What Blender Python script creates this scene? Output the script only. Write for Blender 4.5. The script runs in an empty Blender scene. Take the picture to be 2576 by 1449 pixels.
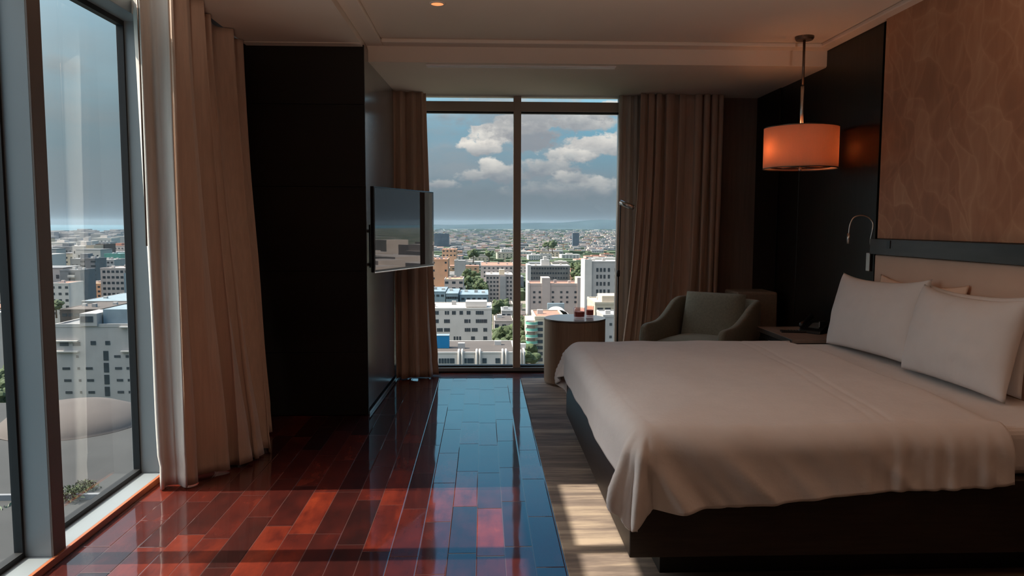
import bpy, bmesh, math, random
from mathutils import Vector, Matrix, noise
random.seed(7)
SC = bpy.context.scene
COL = SC.collection
PI = math.pi

# ------------------------------------------------------------------ camera
FPX, PITCH, YAW, ROLL, HC = 1903.4, .0838, .0379, .0027, 1.35
_f = Vector((math.sin(YAW)*math.cos(PITCH), math.cos(YAW)*math.cos(PITCH), -math.sin(PITCH)))
_r = Vector((math.cos(YAW), -math.sin(YAW), 0)); _u = _r.cross(_f)
_c, _s = math.cos(ROLL), math.sin(ROLL)
_R = _c*_r + _s*_u; _U = -_s*_r + _c*_u
cam_data = bpy.data.cameras.new('camera'); cam = bpy.data.objects.new('camera', cam_data); COL.objects.link(cam)
cam.matrix_world = Matrix(((_R.x, _U.x, -_f.x, 0), (_R.y, _U.y, -_f.y, 0), (_R.z, _U.z, -_f.z, HC), (0, 0, 0, 1)))
cam_data.sensor_width = 36; cam_data.lens = FPX/2576*36
cam_data.clip_start = .05; cam_data.clip_end = 40000
SC.camera = cam
def at(u, v, y):
    """where the sight line through photo point (u, v) is at depth y"""
    d = _R*((u-1288)/FPX) + _U*(-(v-724.5)/FPX) + _f
    k = y/d.y
    return Vector((d.x*k, y, HC+d.z*k))

SC.view_settings.view_transform = 'Standard'; SC.view_settings.look = 'None'
SC.view_settings.gamma = 1; SC.view_settings.exposure = 0; SC.view_settings.use_curve_mapping = False
SC.cycles.max_bounces = 10; SC.cycles.diffuse_bounces = 6; SC.cycles.glossy_bounces = 6
SC.cycles.transparent_max_bounces = 24; SC.cycles.sample_clamp_indirect = 6
SC.cycles.caustics_reflective = False; SC.cycles.caustics_refractive = False
SC.cycles.use_denoising = True

# ------------------------------------------------------------------ node helper
class NT:
    def __init__(s, tree): s.t = tree; s.n = tree.nodes; s.l = tree.links
    def add(s, typ, **k):
        n = s.n.new(typ)
        for a, b in k.items(): setattr(n, a, b)
        return n
    def put(s, sock, v):
        if hasattr(v, 'is_output') or isinstance(v, bpy.types.NodeSocket): s.l.new(v, sock)
        else: sock.default_value = v
    def m(s, op, a, b=0, c=None, clamp=False):
        n = s.add('ShaderNodeMath', operation=op, use_clamp=clamp)
        s.put(n.inputs[0], a); s.put(n.inputs[1], b)
        if c is not None: s.put(n.inputs[2], c)
        return n.outputs[0]
    def mix(s, f, a, b):
        n = s.add('ShaderNodeMix', data_type='RGBA')
        s.put(n.inputs[0], f); s.put(n.inputs[6], a if not isinstance(a, tuple) else (*a[:3], 1)); s.put(n.inputs[7], b if not isinstance(b, tuple) else (*b[:3], 1))
        return n.outputs[2]
    def ramp(s, f, stops, interp='LINEAR'):
        n = s.add('ShaderNodeValToRGB'); e = n.color_ramp.elements; n.color_ramp.interpolation = interp
        while len(e) < len(stops): e.new(.5)
        for i, (p, c) in enumerate(stops):
            e[i].position = p; e[i].color = (*c, 1) if isinstance(c, tuple) else (c, c, c, 1)
        s.put(n.inputs[0], f); return n.outputs[0]
    def noise(s, vec, scale, detail=3, rough=.5, dim='3D', dist=0):
        n = s.add('ShaderNodeTexNoise', noise_dimensions=dim)
        if vec is not None: s.put(n.inputs['Vector'], vec)
        n.inputs['Scale'].default_value = scale; n.inputs['Detail'].default_value = detail
        n.inputs['Roughness'].default_value = rough; n.inputs['Distortion'].default_value = dist
        return n.outputs['Fac']
    def xyz(s, x, y, z=0):
        n = s.add('ShaderNodeCombineXYZ'); s.put(n.inputs[0], x); s.put(n.inputs[1], y); s.put(n.inputs[2], z); return n.outputs[0]
    def sep(s, v):
        n = s.add('ShaderNodeSeparateXYZ'); s.put(n.inputs[0], v); return n.outputs
    def mapv(s, v, scale=(1, 1, 1), rot=(0, 0, 0), loc=(0, 0, 0)):
        n = s.add('ShaderNodeMapping'); s.put(n.inputs[0], v); n.inputs['Scale'].default_value = scale
        n.inputs['Rotation'].default_value = rot; n.inputs['Location'].default_value = loc; return n.outputs[0]

# ------------------------------------------------------------------ sky (world)
W = bpy.data.worlds.new('sky'); SC.world = W; W.use_nodes = True
t = NT(W.node_tree); t.n.clear()
tc = t.add('ShaderNodeTexCoord').outputs['Generated']
X, Y, Z = t.sep(tc)[:3]
az = t.m('ARCTAN2', X, Y); el = t.m('ARCSINE', Z)
base = t.ramp(t.m('DIVIDE', el, 1.5708), [(0, (.19, .23, .27)), (.025, (.20, .25, .29)), (.045, (.22, .34, .42)), (.075, (.19, .40, .53)), (.105, (.34, .70, .90)), (.16, (.32, .82, 1.15)),
              (.26, (.06, .45, .90)), (.5, (.30, .55, .95)), (1, (.5, .75, 1.05))])
# broad soft cloud veil
p2 = t.xyz(t.m('MULTIPLY', az, 7), t.m('MULTIPLY', el, 22), 1.3)
veil = t.noise(p2, 1.0, 5, .55)
low = t.ramp(t.m('DIVIDE', el, 1.5708), [(0, 0.), (.02, .6), (.075, .9), (.12, .35), (.2, .12), (1, .1)])
veilf = t.m('MULTIPLY', t.ramp(veil, [(.42, 0.), (.68, 1.)]), low)
col = t.mix(veilf, base, (.34, .37, .405))
# cumulus banks: real cloud masses placed in azimuth and elevation
det = t.noise(t.xyz(t.m('MULTIPLY', az, 55), t.m('MULTIPLY', el, 75), 0), 1.0, 7, .58)
det2 = t.noise(t.xyz(t.m('MULTIPLY', az, 22), t.m('MULTIPLY', el, 40), 4), 1.0, 6, .6)
def aze(u, v): return ((u-1216)/1903., (565-v)/1903.)
clouds = [ # u, v, half-width, half-height, lit, opacity
  (1240, 348, 62, 34, 1.0, 1.6), (1215, 375, 62, 20, .9, 1.4), (1290, 322, 60, 40, 1., 1.6), (1352, 312, 52, 32, .95, 1.3), (1340, 350, 70, 34, .25, 1.2),
  (1470, 308, 92, 30, .9, 1.3), (1520, 290, 60, 24, .8, 1.2), (1490, 372, 86, 32, .75, 1.3), (1420, 395, 70, 20, .65, 1.1),
  (1235, 422, 42, 22, .85, 1.3), (1195, 445, 52, 18, .7, 1.1), (1270, 440, 60, 26, .45, 1.1), (1110, 465, 42, 14, .6, 1.0),
  (1500, 460, 62, 16, .8, .9), (1380, 425, 95, 26, .4, 1.), (1440, 450, 60, 18, .5, .9), (1330, 300, 200, 70, .15, .5), (1420, 480, 150, 22, .35, .6), (1120, 300, 60, 22, .4, .35),
  (1640, 330, 90, 50, .8, 1.2), (1900, 380, 120, 50, .7, 1.2), (2300, 360, 160, 60, .8, 1.), (900, 380, 90, 40, .7, 1.), (280, 235, 60, 24, .35, .45), (250, 330, 110, 45, .3, .3)]
for (u, v, a, b, lit, op) in clouds:
    ca, ce = aze(u, v); a /= 1903.; b /= 1903.
    dx = t.m('DIVIDE', t.m('SUBTRACT', az, ca), a); dy = t.m('DIVIDE', t.m('SUBTRACT', el, ce), b)
    d = t.m('SQRT', t.m('ADD', t.m('MULTIPLY', dx, dx), t.m('MULTIPLY', dy, dy)))
    dn = t.m('ADD', d, t.m('MULTIPLY', t.m('SUBTRACT', .5, det), 1.9))
    dn = t.m('ADD', dn, t.m('MULTIPLY', t.m('SUBTRACT', .5, det2), .9))
    mask = t.m('MULTIPLY', t.m('SUBTRACT', 1.05, dn), 2.6*op, clamp=True)
    sh = t.m('ADD', t.m('MULTIPLY', dy, .42), t.m('ADD', lit*.75-.1, t.m('MULTIPLY', t.m('SUBTRACT', det2, .5), 1.3)), clamp=True)
    cc = t.mix(sh, (.30, .32, .36), (.92, .86, .80))
    col = t.mix(t.m('MULTIPLY', mask, min(.96, .55+.3*op)), col, cc)
lf_ = t.m('MULTIPLY', t.m('MULTIPLY', t.m('SUBTRACT', -.25, az), 6., clamp=True), t.m('SUBTRACT', 1.0, t.m('MULTIPLY', el, .6), clamp=True))
soft = t.noise(t.xyz(t.m('MULTIPLY', az, 5), t.m('MULTIPLY', el, 14), 7), 1.0, 4, .5)
col = t.mix(t.m('MULTIPLY', lf_, .85), col, t.ramp(soft, [(.35, (.16, .235, .275)), (.65, (.215, .26, .28))]))
# haze layer low down
hz = t.ramp(t.m('DIVIDE', el, 1.5708), [(0, 1.), (.012, .85), (.032, .4), (.06, 0.)])
col = t.mix(t.m('MULTIPLY', hz, .85), col, (.21, .255, .295))
# bright aureole of hazy sky around the sun (west, high)
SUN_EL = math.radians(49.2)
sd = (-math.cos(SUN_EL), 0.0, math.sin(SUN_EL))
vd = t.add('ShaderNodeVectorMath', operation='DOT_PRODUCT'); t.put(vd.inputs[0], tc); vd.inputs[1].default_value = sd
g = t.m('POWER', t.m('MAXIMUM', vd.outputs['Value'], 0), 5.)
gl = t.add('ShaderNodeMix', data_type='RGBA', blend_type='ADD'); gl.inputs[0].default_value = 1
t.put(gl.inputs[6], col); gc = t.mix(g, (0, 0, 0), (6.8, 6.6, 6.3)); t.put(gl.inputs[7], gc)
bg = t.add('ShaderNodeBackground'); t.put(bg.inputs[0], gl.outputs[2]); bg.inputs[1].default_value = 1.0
out = t.add('ShaderNodeOutputWorld'); t.l.new(bg.outputs[0], out.inputs[0])
W.cycles.sampling_method = 'MANUAL'; W.cycles.sample_map_resolution = 1024

# ------------------------------------------------------------------ sun
sl = bpy.data.lights.new('sun', 'SUN'); sl.energy = 8.0; sl.color = (1, .91, .78); sl.angle = math.radians(.55)
so = bpy.data.objects.new('sun', sl); COL.objects.link(so)
so.rotation_euler = Vector(sd).to_track_quat('Z', 'Y').to_euler(); so.location = (-20, 0, 30)

# ------------------------------------------------------------------ materials
def mat(name):
    m = bpy.data.materials.new(name); m.use_nodes = True
    n = NT(m.node_tree); b = m.node_tree.nodes['Principled BSDF']
    return m, n, b
def pbr(name, color, rough=.6, metal=0, nscale=0, namp=.1, bump=0, bscale=200, spec=.5, sheen=0, coat=0, stretch=(1, 1, 1), detail=4):
    """procedural: base colour varied by noise, optional bump"""
    m, n, b = mat(name)
    pos = n.add('ShaderNodeTexCoord').outputs['Object']
    if stretch != (1, 1, 1): pos = n.mapv(pos, stretch)
    f = n.noise(pos, nscale or 6, detail)
    lo = tuple(max(0, c*(1-namp)) for c in color); hi = tuple(c*(1+namp) for c in color)
    n.l.new(n.ramp(f, [(.3, lo), (.7, hi)]), b.inputs['Base Color'])
    b.inputs['Roughness'].default_value = rough; b.inputs['Metallic'].default_value = metal
    b.inputs['Specular IOR Level'].default_value = spec
    b.inputs['Sheen Weight'].default_value = sheen; b.inputs['Coat Weight'].default_value = coat
    if bump:
        bn = n.add('ShaderNodeBump'); bn.inputs['Strength'].default_value = bump; bn.inputs['Distance'].default_value = .01
        n.l.new(n.noise(pos, bscale, 3), bn.inputs['Height']); n.l.new(bn.outputs[0], b.inputs['Normal'])
    return m
M = {}
M['ceiling'] = pbr('painted ceiling', (.74, .65, .575), .85, nscale=1.2, namp=.03, bump=.03)
M['wall_dark'] = pbr('black stained oak panel', (.006, .0053, .0048), .30, nscale=3, namp=.5, bump=.05, bscale=30, stretch=(1, 1, .06), spec=.35)
M['wall_black'] = pbr('matt black laminate', (.013, .0115, .0105), .42, nscale=2, namp=.4, bump=.04, bscale=60, stretch=(.08, 1, 1), spec=.22)
M['gap'] = pbr('dark shadow gap', (.003, .003, .003), .8)
M['gloss_side'] = pbr('glossy dark lacquered panel', (.18, .17, .165), .18, nscale=2, namp=.1, spec=1.0)
M['cloth_wall'] = pbr('brown fabric wall covering', (.23, .17, .145), .9, nscale=40, namp=.1, stretch=(1, 1, .05))
M['plaster'] = pbr('taupe plaster', (.20, .17, .15), .9, nscale=2, namp=.03)
M['alu'] = pbr('grey anodised window frame', (.26, .285, .30), .48, metal=.25, nscale=2, namp=.04, spec=.4)
M['alu_warm'] = pbr('warm grey window frame', (.50, .44, .39), .5, nscale=2, namp=.04)
M['alu_dark'] = pbr('bronze window frame edge', (.13, .10, .087), .5, metal=.2, nscale=3, namp=.1)
M['gasket'] = pbr('black rubber gasket', (.004, .004, .005), .6)
M['orange'] = pbr('orange hardwood edge strip', (.40, .12, .05), .4, nscale=30, namp=.2, stretch=(8, .5, 8))
M['curtain'] = pbr('beige woven curtain cloth', (.60, .45, .36), .95, nscale=60, namp=.07, bump=.25, bscale=900, sheen=.2, stretch=(1, 1, .08))
M['curtain_light'] = pbr('pale curtain lining cloth', (.60, .55, .50), .95, nscale=60, namp=.06, bump=.2, bscale=900, sheen=.2, stretch=(1, 1, .08))
M['linen'] = pbr('white cotton sheet', (.76, .72, .705), .9, nscale=14, namp=.02, bump=.12, bscale=60, sheen=.15)
M['pillow'] = pbr('white pillow cotton', (.76, .735, .73), .9, nscale=9, namp=.02, bump=.25, bscale=14, sheen=.15)
M['peach'] = pbr('peach pillow cotton', (.78, .56, .43), .9, nscale=9, namp=.02, bump=.2, bscale=14)
M['bed_wood'] = pbr('dark walnut bed frame', (.022, .014, .011), .42, nscale=8, namp=.35, stretch=(1, 1, 12), bump=.04, bscale=40)
M['plinth'] = pbr('black plinth', (.01, .008, .007), .6)
M['leather'] = pbr('beige leather headboard', (.72, .50, .38), .55, nscale=3, namp=.05, bump=.08, bscale=300)
M['gloss_strip'] = pbr('gloss dark stone ledge', (.03, .027, .026), .3, nscale=7, namp=.5, stretch=(1, .3, 2))
M['chrome'] = pbr('brushed steel', (.62, .60, .58), .28, metal=1, nscale=40, namp=.05)
M['white_metal'] = pbr('white painted metal', (.85, .85, .85), .25, nscale=20, namp=.03)
M['bronze'] = pbr('dark bronze metal', (.16, .115, .09), .4, metal=.8, nscale=20, namp=.1)
M['black_metal'] = pbr('black painted metal', (.012, .012, .013), .4, nscale=20, namp=.1)
M['black_plastic'] = pbr('black plastic', (.01, .01, .011), .3, nscale=20, namp=.1)
M['grey_plastic'] = pbr('grey display', (.09, .1, .1), .25, nscale=20, namp=.1)
M['table_side'] = pbr('brown wood laminate', (.33, .225, .155), .45, nscale=9, namp=.12, stretch=(10, 10, .4))
M['table_top'] = pbr('pale grey glass table top', (.42, .42, .42), .08, nscale=4, namp=.03)
M['sage'] = pbr('sage green upholstery', (.205, .205, .165), .9, nscale=70, namp=.12, bump=.2, bscale=500, sheen=.15)
M['sage_back'] = pbr('brown outer back upholstery', (.24, .19, .15), .85, nscale=50, namp=.1)
M['ns_top'] = pbr('light brown veneer top', (.34, .24, .19), .35, nscale=5, namp=.1, stretch=(6, .6, 1))
def m_trans(name, base, tr, w):
    m, n, b = mat(name); b.inputs['Base Color'].default_value = (*base, 1); b.inputs['Roughness'].default_value = .9
    n.l.new(n.ramp(n.noise(n.add('ShaderNodeTexCoord').outputs['Object'], 120, 2), [(.3, tuple(c*.94 for c in base)), (.7, base)]), b.inputs['Base Color'])
    tl = n.add('ShaderNodeBsdfTranslucent'); tl.inputs[0].default_value = (*tr, 1)
    mx = n.add('ShaderNodeMixShader'); mx.inputs[0].default_value = w
    n.l.new(b.outputs[0], mx.inputs[1]); n.l.new(tl.outputs[0], mx.inputs[2])
    n.l.new(mx.outputs[0], n.n['Material Output'].inputs[0]); return m
M['shade'] = m_trans('pale linen lamp shade', (.80, .56, .44), (.95, .60, .42), .45)
def m_glass(name, tint, ior=1.5, boost=1.0):
    m = bpy.data.materials.new(name); m.use_nodes = True; n = NT(m.node_tree); n.n.clear()
    tr = n.add('ShaderNodeBsdfTransparent'); tr.inputs[0].default_value = (*tint, 1)
    gl_ = n.add('ShaderNodeBsdfGlossy'); gl_.inputs['Roughness'].default_value = 0.0
    fr = n.add('ShaderNodeFresnel'); fr.inputs[0].default_value = ior
    mx = n.add('ShaderNodeMixShader'); gm = n.add('ShaderNodeNewGeometry'); n.put(mx.inputs[0], n.m('MULTIPLY', n.m('MULTIPLY', fr.outputs[0], n.m('SUBTRACT', 1, gm.outputs['Backfacing'])), boost, clamp=True))
    n.l.new(tr.outputs[0], mx.inputs[1]); n.l.new(gl_.outputs[0], mx.inputs[2])
    o = n.add('ShaderNodeOutputMaterial'); n.l.new(mx.outputs[0], o.inputs[0]); return m
M['glass'] = m_glass('window glass', (.97, .985, .98), 1.5, 1.0)
M['tumbler'] = m_glass('clear pinkish glass', (.93, .80, .78), 1.5, 1.4)
M['red_liquid'] = pbr('red drink', (.62, .20, .16), .2, nscale=8, namp=.1)
m, n, b = mat('black television screen'); M['screen'] = m
b.inputs['Base Color'].default_value = (.012, .014, .016, 1); b.inputs['Roughness'].default_value = .015; b.inputs['IOR'].default_value = 1.75
n.l.new(n.ramp(n.noise(n.add('ShaderNodeTexCoord').outputs['Object'], 3, 1), [(0, (.011, .013, .015)), (1, (.014, .016, .018))]), b.inputs['Base Color'])
def m_emit(name, c, s):
    m, n, b = mat(name); b.inputs['Emission Color'].default_value = (*c, 1); b.inputs['Emission Strength'].default_value = s
    n.l.new(n.ramp(n.noise(n.add('ShaderNodeTexCoord').outputs['Object'], 3, 1), [(0, c), (1, c)]), b.inputs['Base Color']); return m
M['bulb'] = m_emit('glowing bulb', (1., .42, .14), 7.0)
M['downlight'] = m_emit('glowing downlight lens', (1., .33, .12), 1.1)

# glossy dark red hardwood strips
m, n, b = mat('varnished dark red hardwood floor'); M['floor'] = m
pos = n.add('ShaderNodeTexCoord').outputs['Object']; px, py, pz = n.sep(pos)[:3]
PW, PL = .118, .52
col_i = n.m('FLOOR', n.m('DIVIDE', n.m('ADD', px, .03), PW)); fx = n.m('FRACT', n.m('DIVIDE', n.m('ADD', px, .03), PW))
wn = n.add('ShaderNodeTexWhiteNoise', noise_dimensions='1D'); n.put(wn.inputs['W'], col_i)
yy = n.m('ADD', n.m('DIVIDE', py, PL), n.m('MULTIPLY', wn.outputs['Value'], 7.3)); fy = n.m('FRACT', yy); row_i = n.m('FLOOR', yy)
wn2 = n.add('ShaderNodeTexWhiteNoise', noise_dimensions='2D'); n.put(wn2.inputs['Vector'], n.xyz(col_i, row_i))
grain = n.noise(n.mapv(pos, (14, 2.5, 1)), 2.2, 6, .6, dist=.8)
blotch = n.noise(n.mapv(pos, (5, 3, 1)), 1.6, 4, .6)
tone = n.m('ADD', n.m('MULTIPLY', wn2.outputs['Value'], .62), n.m('ADD', n.m('MULTIPLY', grain, .28), n.m('MULTIPLY', n.m('SUBTRACT', blotch, .5), .7)))
c_ = n.ramp(tone, [(.1, (.016, .0034, .003)), (.36, (.038, .0055, .004)), (.60, (.070, .0085, .005)), (.84, (.17, .021, .008)), (1., (.30, .045, .014))])
ex = n.m('MINIMUM', fx, n.m('SUBTRACT', 1, fx)); ey = n.m('MULTIPLY', n.m('MINIMUM', fy, n.m('SUBTRACT', 1, fy)), PL/PW)
edge = n.m('MINIMUM', ex, ey)
gro = n.ramp(edge, [(0, 0.), (.016, 1.)])
n.l.new(n.mix(gro, (.10, .05, .045), c_), b.inputs['Base Color'])
b.inputs['Roughness'].default_value = .5; b.inputs['Specular IOR Level'].default_value = .12
b.inputs['Coat Weight'].default_value = 1.0; b.inputs['Coat IOR'].default_value = 1.62
n.put(b.inputs['Coat Roughness'], n.ramp(n.noise(n.mapv(pos, (3, 3, 1)), 2, 3), [(.3, .035), (.7, .075)]))
tilt = n.add('ShaderNodeTexWhiteNoise', noise_dimensions='2D'); n.put(tilt.inputs['Vector'], n.xyz(n.m('ADD', col_i, 31.7), row_i))
hgt = n.m('ADD', n.m('MULTIPLY', n.ramp(edge, [(0, 0.), (.035, 1.)]), .0007), n.m('MULTIPLY', n.m('MULTIPLY', n.m('SUBTRACT', tilt.outputs['Value'], .5), fx), .0004))
hgt = n.m('ADD', hgt, n.m('MULTIPLY', n.noise(n.mapv(pos, (6, 2, 1)), 2, 1), .0004))
bn = n.add('ShaderNodeBump'); bn.inputs['Strength'].default_value = 1; bn.inputs['Distance'].default_value = 1; n.put(bn.inputs['Height'], hgt)
n.l.new(bn.outputs[0], b.inputs['Coat Normal']); n.l.new(bn.outputs[0], b.inputs['Normal'])

# streaky rug
m, n, b = mat('streaky taupe woven rug'); M['rug'] = m
pos = n.add('ShaderNodeTexCoord').outputs['Object']
s1 = n.noise(n.mapv(pos, (1.6, 14, 1)), 1., 6, .65); s2 = n.noise(n.mapv(pos, (1.2, 4.5, 1)), 1., 4)
f = n.m('ADD', n.m('MULTIPLY', s1, .6), n.m('MULTIPLY', s2, .4))
n.l.new(n.ramp(f, [(.36, (.085, .064, .056)), (.5, (.21, .155, .125)), (.62, (.44, .335, .245))]), b.inputs['Base Color'])
b.inputs['Roughness'].default_value = .8
bn = n.add('ShaderNodeBump'); bn.inputs['Strength'].default_value = .3; bn.inputs['Distance'].default_value = .004
n.l.new(n.noise(n.mapv(pos, (60, 300, 1)), 1, 2), bn.inputs['Height']); n.l.new(bn.outputs[0], b.inputs['Normal'])

# leaf-pattern wallpaper
m, n, b = mat('bronze leaf wallpaper'); M['wallpaper'] = m
pos = n.add('ShaderNodeTexCoord').outputs['Object']; _, wy, wz = n.sep(pos)[:3]
ly = n.m('ADD', wy, n.m('MULTIPLY', n.m('SUBTRACT', n.noise(pos, 3.2, 2), .5), .30)); lz = n.m('ADD', wz, n.m('MULTIPLY', n.m('SUBTRACT', n.noise(n.mapv(pos, loc=(3, 5, 2)), 2.6, 2), .5), .35))
lay = []
for k, (rot, sc_) in enumerate(((.5, (7.4, 2.9)), (-.55, (7.0, 3.0)))):
    vv = n.mapv(n.xyz(ly, lz, 0), (1, 1, 1), (0, 0, rot), (k*3.1, k*1.7, 0)); vv = n.mapv(vv, (*sc_, 1))
    vo = n.add('ShaderNodeTexVoronoi', voronoi_dimensions='2D', feature='F1'); n.put(vo.inputs['Vector'], vv); vo.inputs['Scale'].default_value = 1
    ve = n.add('ShaderNodeTexVoronoi', voronoi_dimensions='2D', feature='DISTANCE_TO_EDGE'); n.put(ve.inputs['Vector'], vv); ve.inputs['Scale'].default_value = 1
    lay.append((ve.outputs['Distance'], n.sep(vo.outputs['Color'])[0]))
outl = n.ramp(lay[0][0], [(0, 1.), (.05, .45), (.13, 0.)]); outl2 = n.ramp(lay[1][0], [(0, .7), (.05, .25), (.12, 0.)])
wash = n.noise(n.mapv(pos, (1, 14, 2.5)), 1.2, 4, .6)
tone = n.m('ADD', n.m('MULTIPLY', n.m('MAXIMUM', outl, outl2), .20), n.m('ADD', n.m('MULTIPLY', lay[0][1], .26), n.m('ADD', n.m('MULTIPLY', lay[1][1], .14), n.m('MULTIPLY', wash, .50))))
n.l.new(n.ramp(tone, [(.12, (.30, .135, .072)), (.45, (.44, .205, .112)), (.9, (.60, .335, .20))]), b.inputs['Base Color'])
b.inputs['Roughness'].default_value = .55

# ------------------------------------------------------------------ mesh helpers
class MB:
    def __init__(s): s.v = []; s.f = []
    def box(s, x0, x1, y0, y1, z0, z1):
        k = len(s.v)
        s.v += [(x, y, z) for z in (z0, z1) for y in (y0, y1) for x in (x0, x1)]
        s.f += [tuple(k+i for i in q) for q in ((0, 2, 3, 1), (4, 5, 7, 6), (0, 1, 5, 4), (2, 6, 7, 3), (0, 4, 6, 2), (1, 3, 7, 5))]
        return s
    def lathe(s, prof, n=40, c=(0, 0, 0), close=True):
        k = len(s.v); m_ = len(prof)
        for i in range(n):
            a = 2*PI*i/n
            s.v += [(c[0]+r*math.cos(a), c[1]+r*math.sin(a), c[2]+z) for r, z in prof]
        for i in range(n):
            for j in range(m_-1 if not close else m_):
                a, b_ = k+i*m_+j, k+i*m_+(j+1) % m_
                c_, d = k+((i+1) % n)*m_+(j+1) % m_, k+((i+1) % n)*m_+j
                s.f.append((a, d, c_, b_))
        return s
    def tube(s, pts, r, n=10, caps=True):
        pts = [Vector(p) for p in pts]; k = len(s.v); rr = r if isinstance(r, (list, tuple)) else [r]*len(pts)
        up = None
        for i, p in enumerate(pts):
            d = (pts[min(i+1, len(pts)-1)]-pts[max(i-1, 0)]).normalized()
            if up is None: up = d.orthogonal().normalized()
            up = (up-d*up.dot(d)).normalized(); w = d.cross(up)
            s.v += [tuple(p+rr[i]*(math.cos(2*PI*j/n)*up+math.sin(2*PI*j/n)*w)) for j in range(n)]
        for i in range(len(pts)-1):
            for j in range(n): s.f.append((k+i*n+j, k+i*n+(j+1) % n, k+(i+1)*n+(j+1) % n, k+(i+1)*n+j))
        if caps:
            s.f.append(tuple(k+j for j in reversed(range(n)))); s.f.append(tuple(k+(len(pts)-1)*n+j for j in range(n)))
        return s
    def grid(s, fn, nu, nv, closeu=False):
        k = len(s.v)
        for i in range(nu+1):
            for j in range(nv+1): s.v.append(tuple(fn(i/nu, j/nv)))
        for i in range(nu):
            for j in range(nv):
                a = k+i*(nv+1)+j; s.f.append((a, a+nv+1, a+nv+2, a+1))
        return s
    def build(s, name, m, parent=None, bevel=0, smooth=False, solid=0, seg=2, sub=0, loc=None):
        me = bpy.data.meshes.new(name); me.from_pydata(s.v, [], s.f); me.materials.append(m)
        if smooth:
            for p in me.polygons: p.use_smooth = True
        o = bpy.data.objects.new(name, me); COL.objects.link(o)
        if parent: o.parent = parent
        if loc: o.location = loc
        if solid:
            q = o.modifiers.new('solid', 'SOLIDIFY'); q.thickness = solid; q.offset = 0
        if sub:
            q = o.modifiers.new('sub', 'SUBSURF'); q.levels = sub; q.render_levels = sub
        if bevel:
            q = o.modifiers.new('bevel', 'BEVEL'); q.width = bevel; q.segments = seg; q.limit_method = 'ANGLE'
        return o
def tag(o, label=None, cat=None, group=None, kind=None):
    if label: o['label'] = label
    if cat: o['category'] = cat
    if group: o['group'] = group
    if kind: o['kind'] = kind
    return o
def thing(name, label, cat, loc=(0, 0, 0), rz=0, group=None):
    o = bpy.data.objects.new(name, None); COL.objects.link(o); o.location = loc; o.rotation_euler = (0, 0, rz); o.empty_display_size = .1
    return tag(o, label, cat, group)
def smooth_path(P, n=6):
    P = [Vector(p) for p in P]; out = []
    for i in range(len(P)-1):
        p0, p1, p2, p3 = P[max(i-1, 0)], P[i], P[i+1], P[min(i+2, len(P)-1)]
        for k in range(n):
            f_ = k/n; out.append(.5*((2*p1)+(-p0+p2)*f_+(2*p0-5*p1+4*p2-p3)*f_*f_+(-p0+3*p1-3*p2+p3)*f_**3))
    return out+[P[-1]]
def struct(o): o['kind'] = 'structure'; return o
def box(name, m, x0, x1, y0, y1, z0, z1, parent=None, bevel=0): return MB().box(x0, x1, y0, y1, z0, z1).build(name, m, parent, bevel)
def dup(root, loc, rz=None, scale=None):
    r = root.copy(); COL.objects.link(r); r.location = loc
    if rz is not None: r.rotation_euler = (0, 0, rz)
    if scale: r.scale = scale
    for ch in list(root.children):
        c = ch.copy(); COL.objects.link(c); c.parent = r
    return r

# ------------------------------------------------------------------ room shell
XL, XR, YB, YF = -1.71, 2.463, 6.83, -1.6     # left inner edge, right wall, back window plane, wall behind camera
GX = -1.84                                     # left glass plane
SO, SL, CE = 2.485, 2.555, 2.62                # back soffit, left soffit, middle ceiling
struct(box('floor', M['floor'], -1.725, 2.6, YF-.1, YB+.02, -.12, 0))
mb = MB()
mb.box(-.82, 2.6, YF-.1, 5.455, CE+.0, 3.0)                     # middle
mb.box(-1.60, -.82, YF-.1, 5.455, SL, 3.0)                      # left soffit
mb.box(-1.60, 2.6, 5.455, YB+.12, SO, 3.0)                      # back soffit
mb.box(-1.60, -.82, 5.2, 5.455, SL-.004, SL)
struct(mb.build('ceiling', M['ceiling']))
mb = MB()                                                       # shallow stepped band around the middle ceiling
mb.box(-.82, -.70, YF, 5.455, CE-.028, CE); mb.box(-.70, XR, 5.33, 5.455, CE-.028, CE); mb.box(XR-.10, XR, YF, 5.33, CE-.028, CE)
struct(mb.build('trim_1', M['ceiling'], bevel=.008))
# curtain pocket top above the left window
struct(box('trim_2', M['plaster'], -1.90, -1.60, YF-.1, 5.3, 2.97, 3.0))
struct(box('wall_front', M['plaster'], -2.0, 2.7, YF-.2, YF, 0, 3.0))
# right wall: black panels
wr = struct(box('wall_right', M['gap'], XR+.03, XR+.2, YF-.1, YB+.12, 0, 3.0))
for (y0, y1, d, mm) in ((4.68, 5.468, 0, 'wall_dark'), (5.474, 5.90, .012, 'wall_dark'), (5.903, 6.295, .012, 'wall_dark'), (6.301, YB, 0, 'wall_dark')):
    struct(box('wall_panel', M[mm], XR+d, XR+.04, y0, y1, 0, 2.7, wr, .002))
struct(box('wall_panel', M['wallpaper'], XR-.03, XR+.03, YF, 4.60, 1.27, 2.7, wr, .003))
struct(box('wall_panel', M['wall_dark'], XR-.01, XR+.03, YF, 4.60, 0, 1.27, wr))
# back wall right piece (brown cloth) and left piece behind the partition
struct(box('wall_back', M['cloth_wall'], 1.27, XR+.1, YB, YB+.12, 0, 2.7))
struct(box('wall_back', M['cloth_wall'], -1.86, -.70, YB, YB+.12, 0, 2.7))
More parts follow.
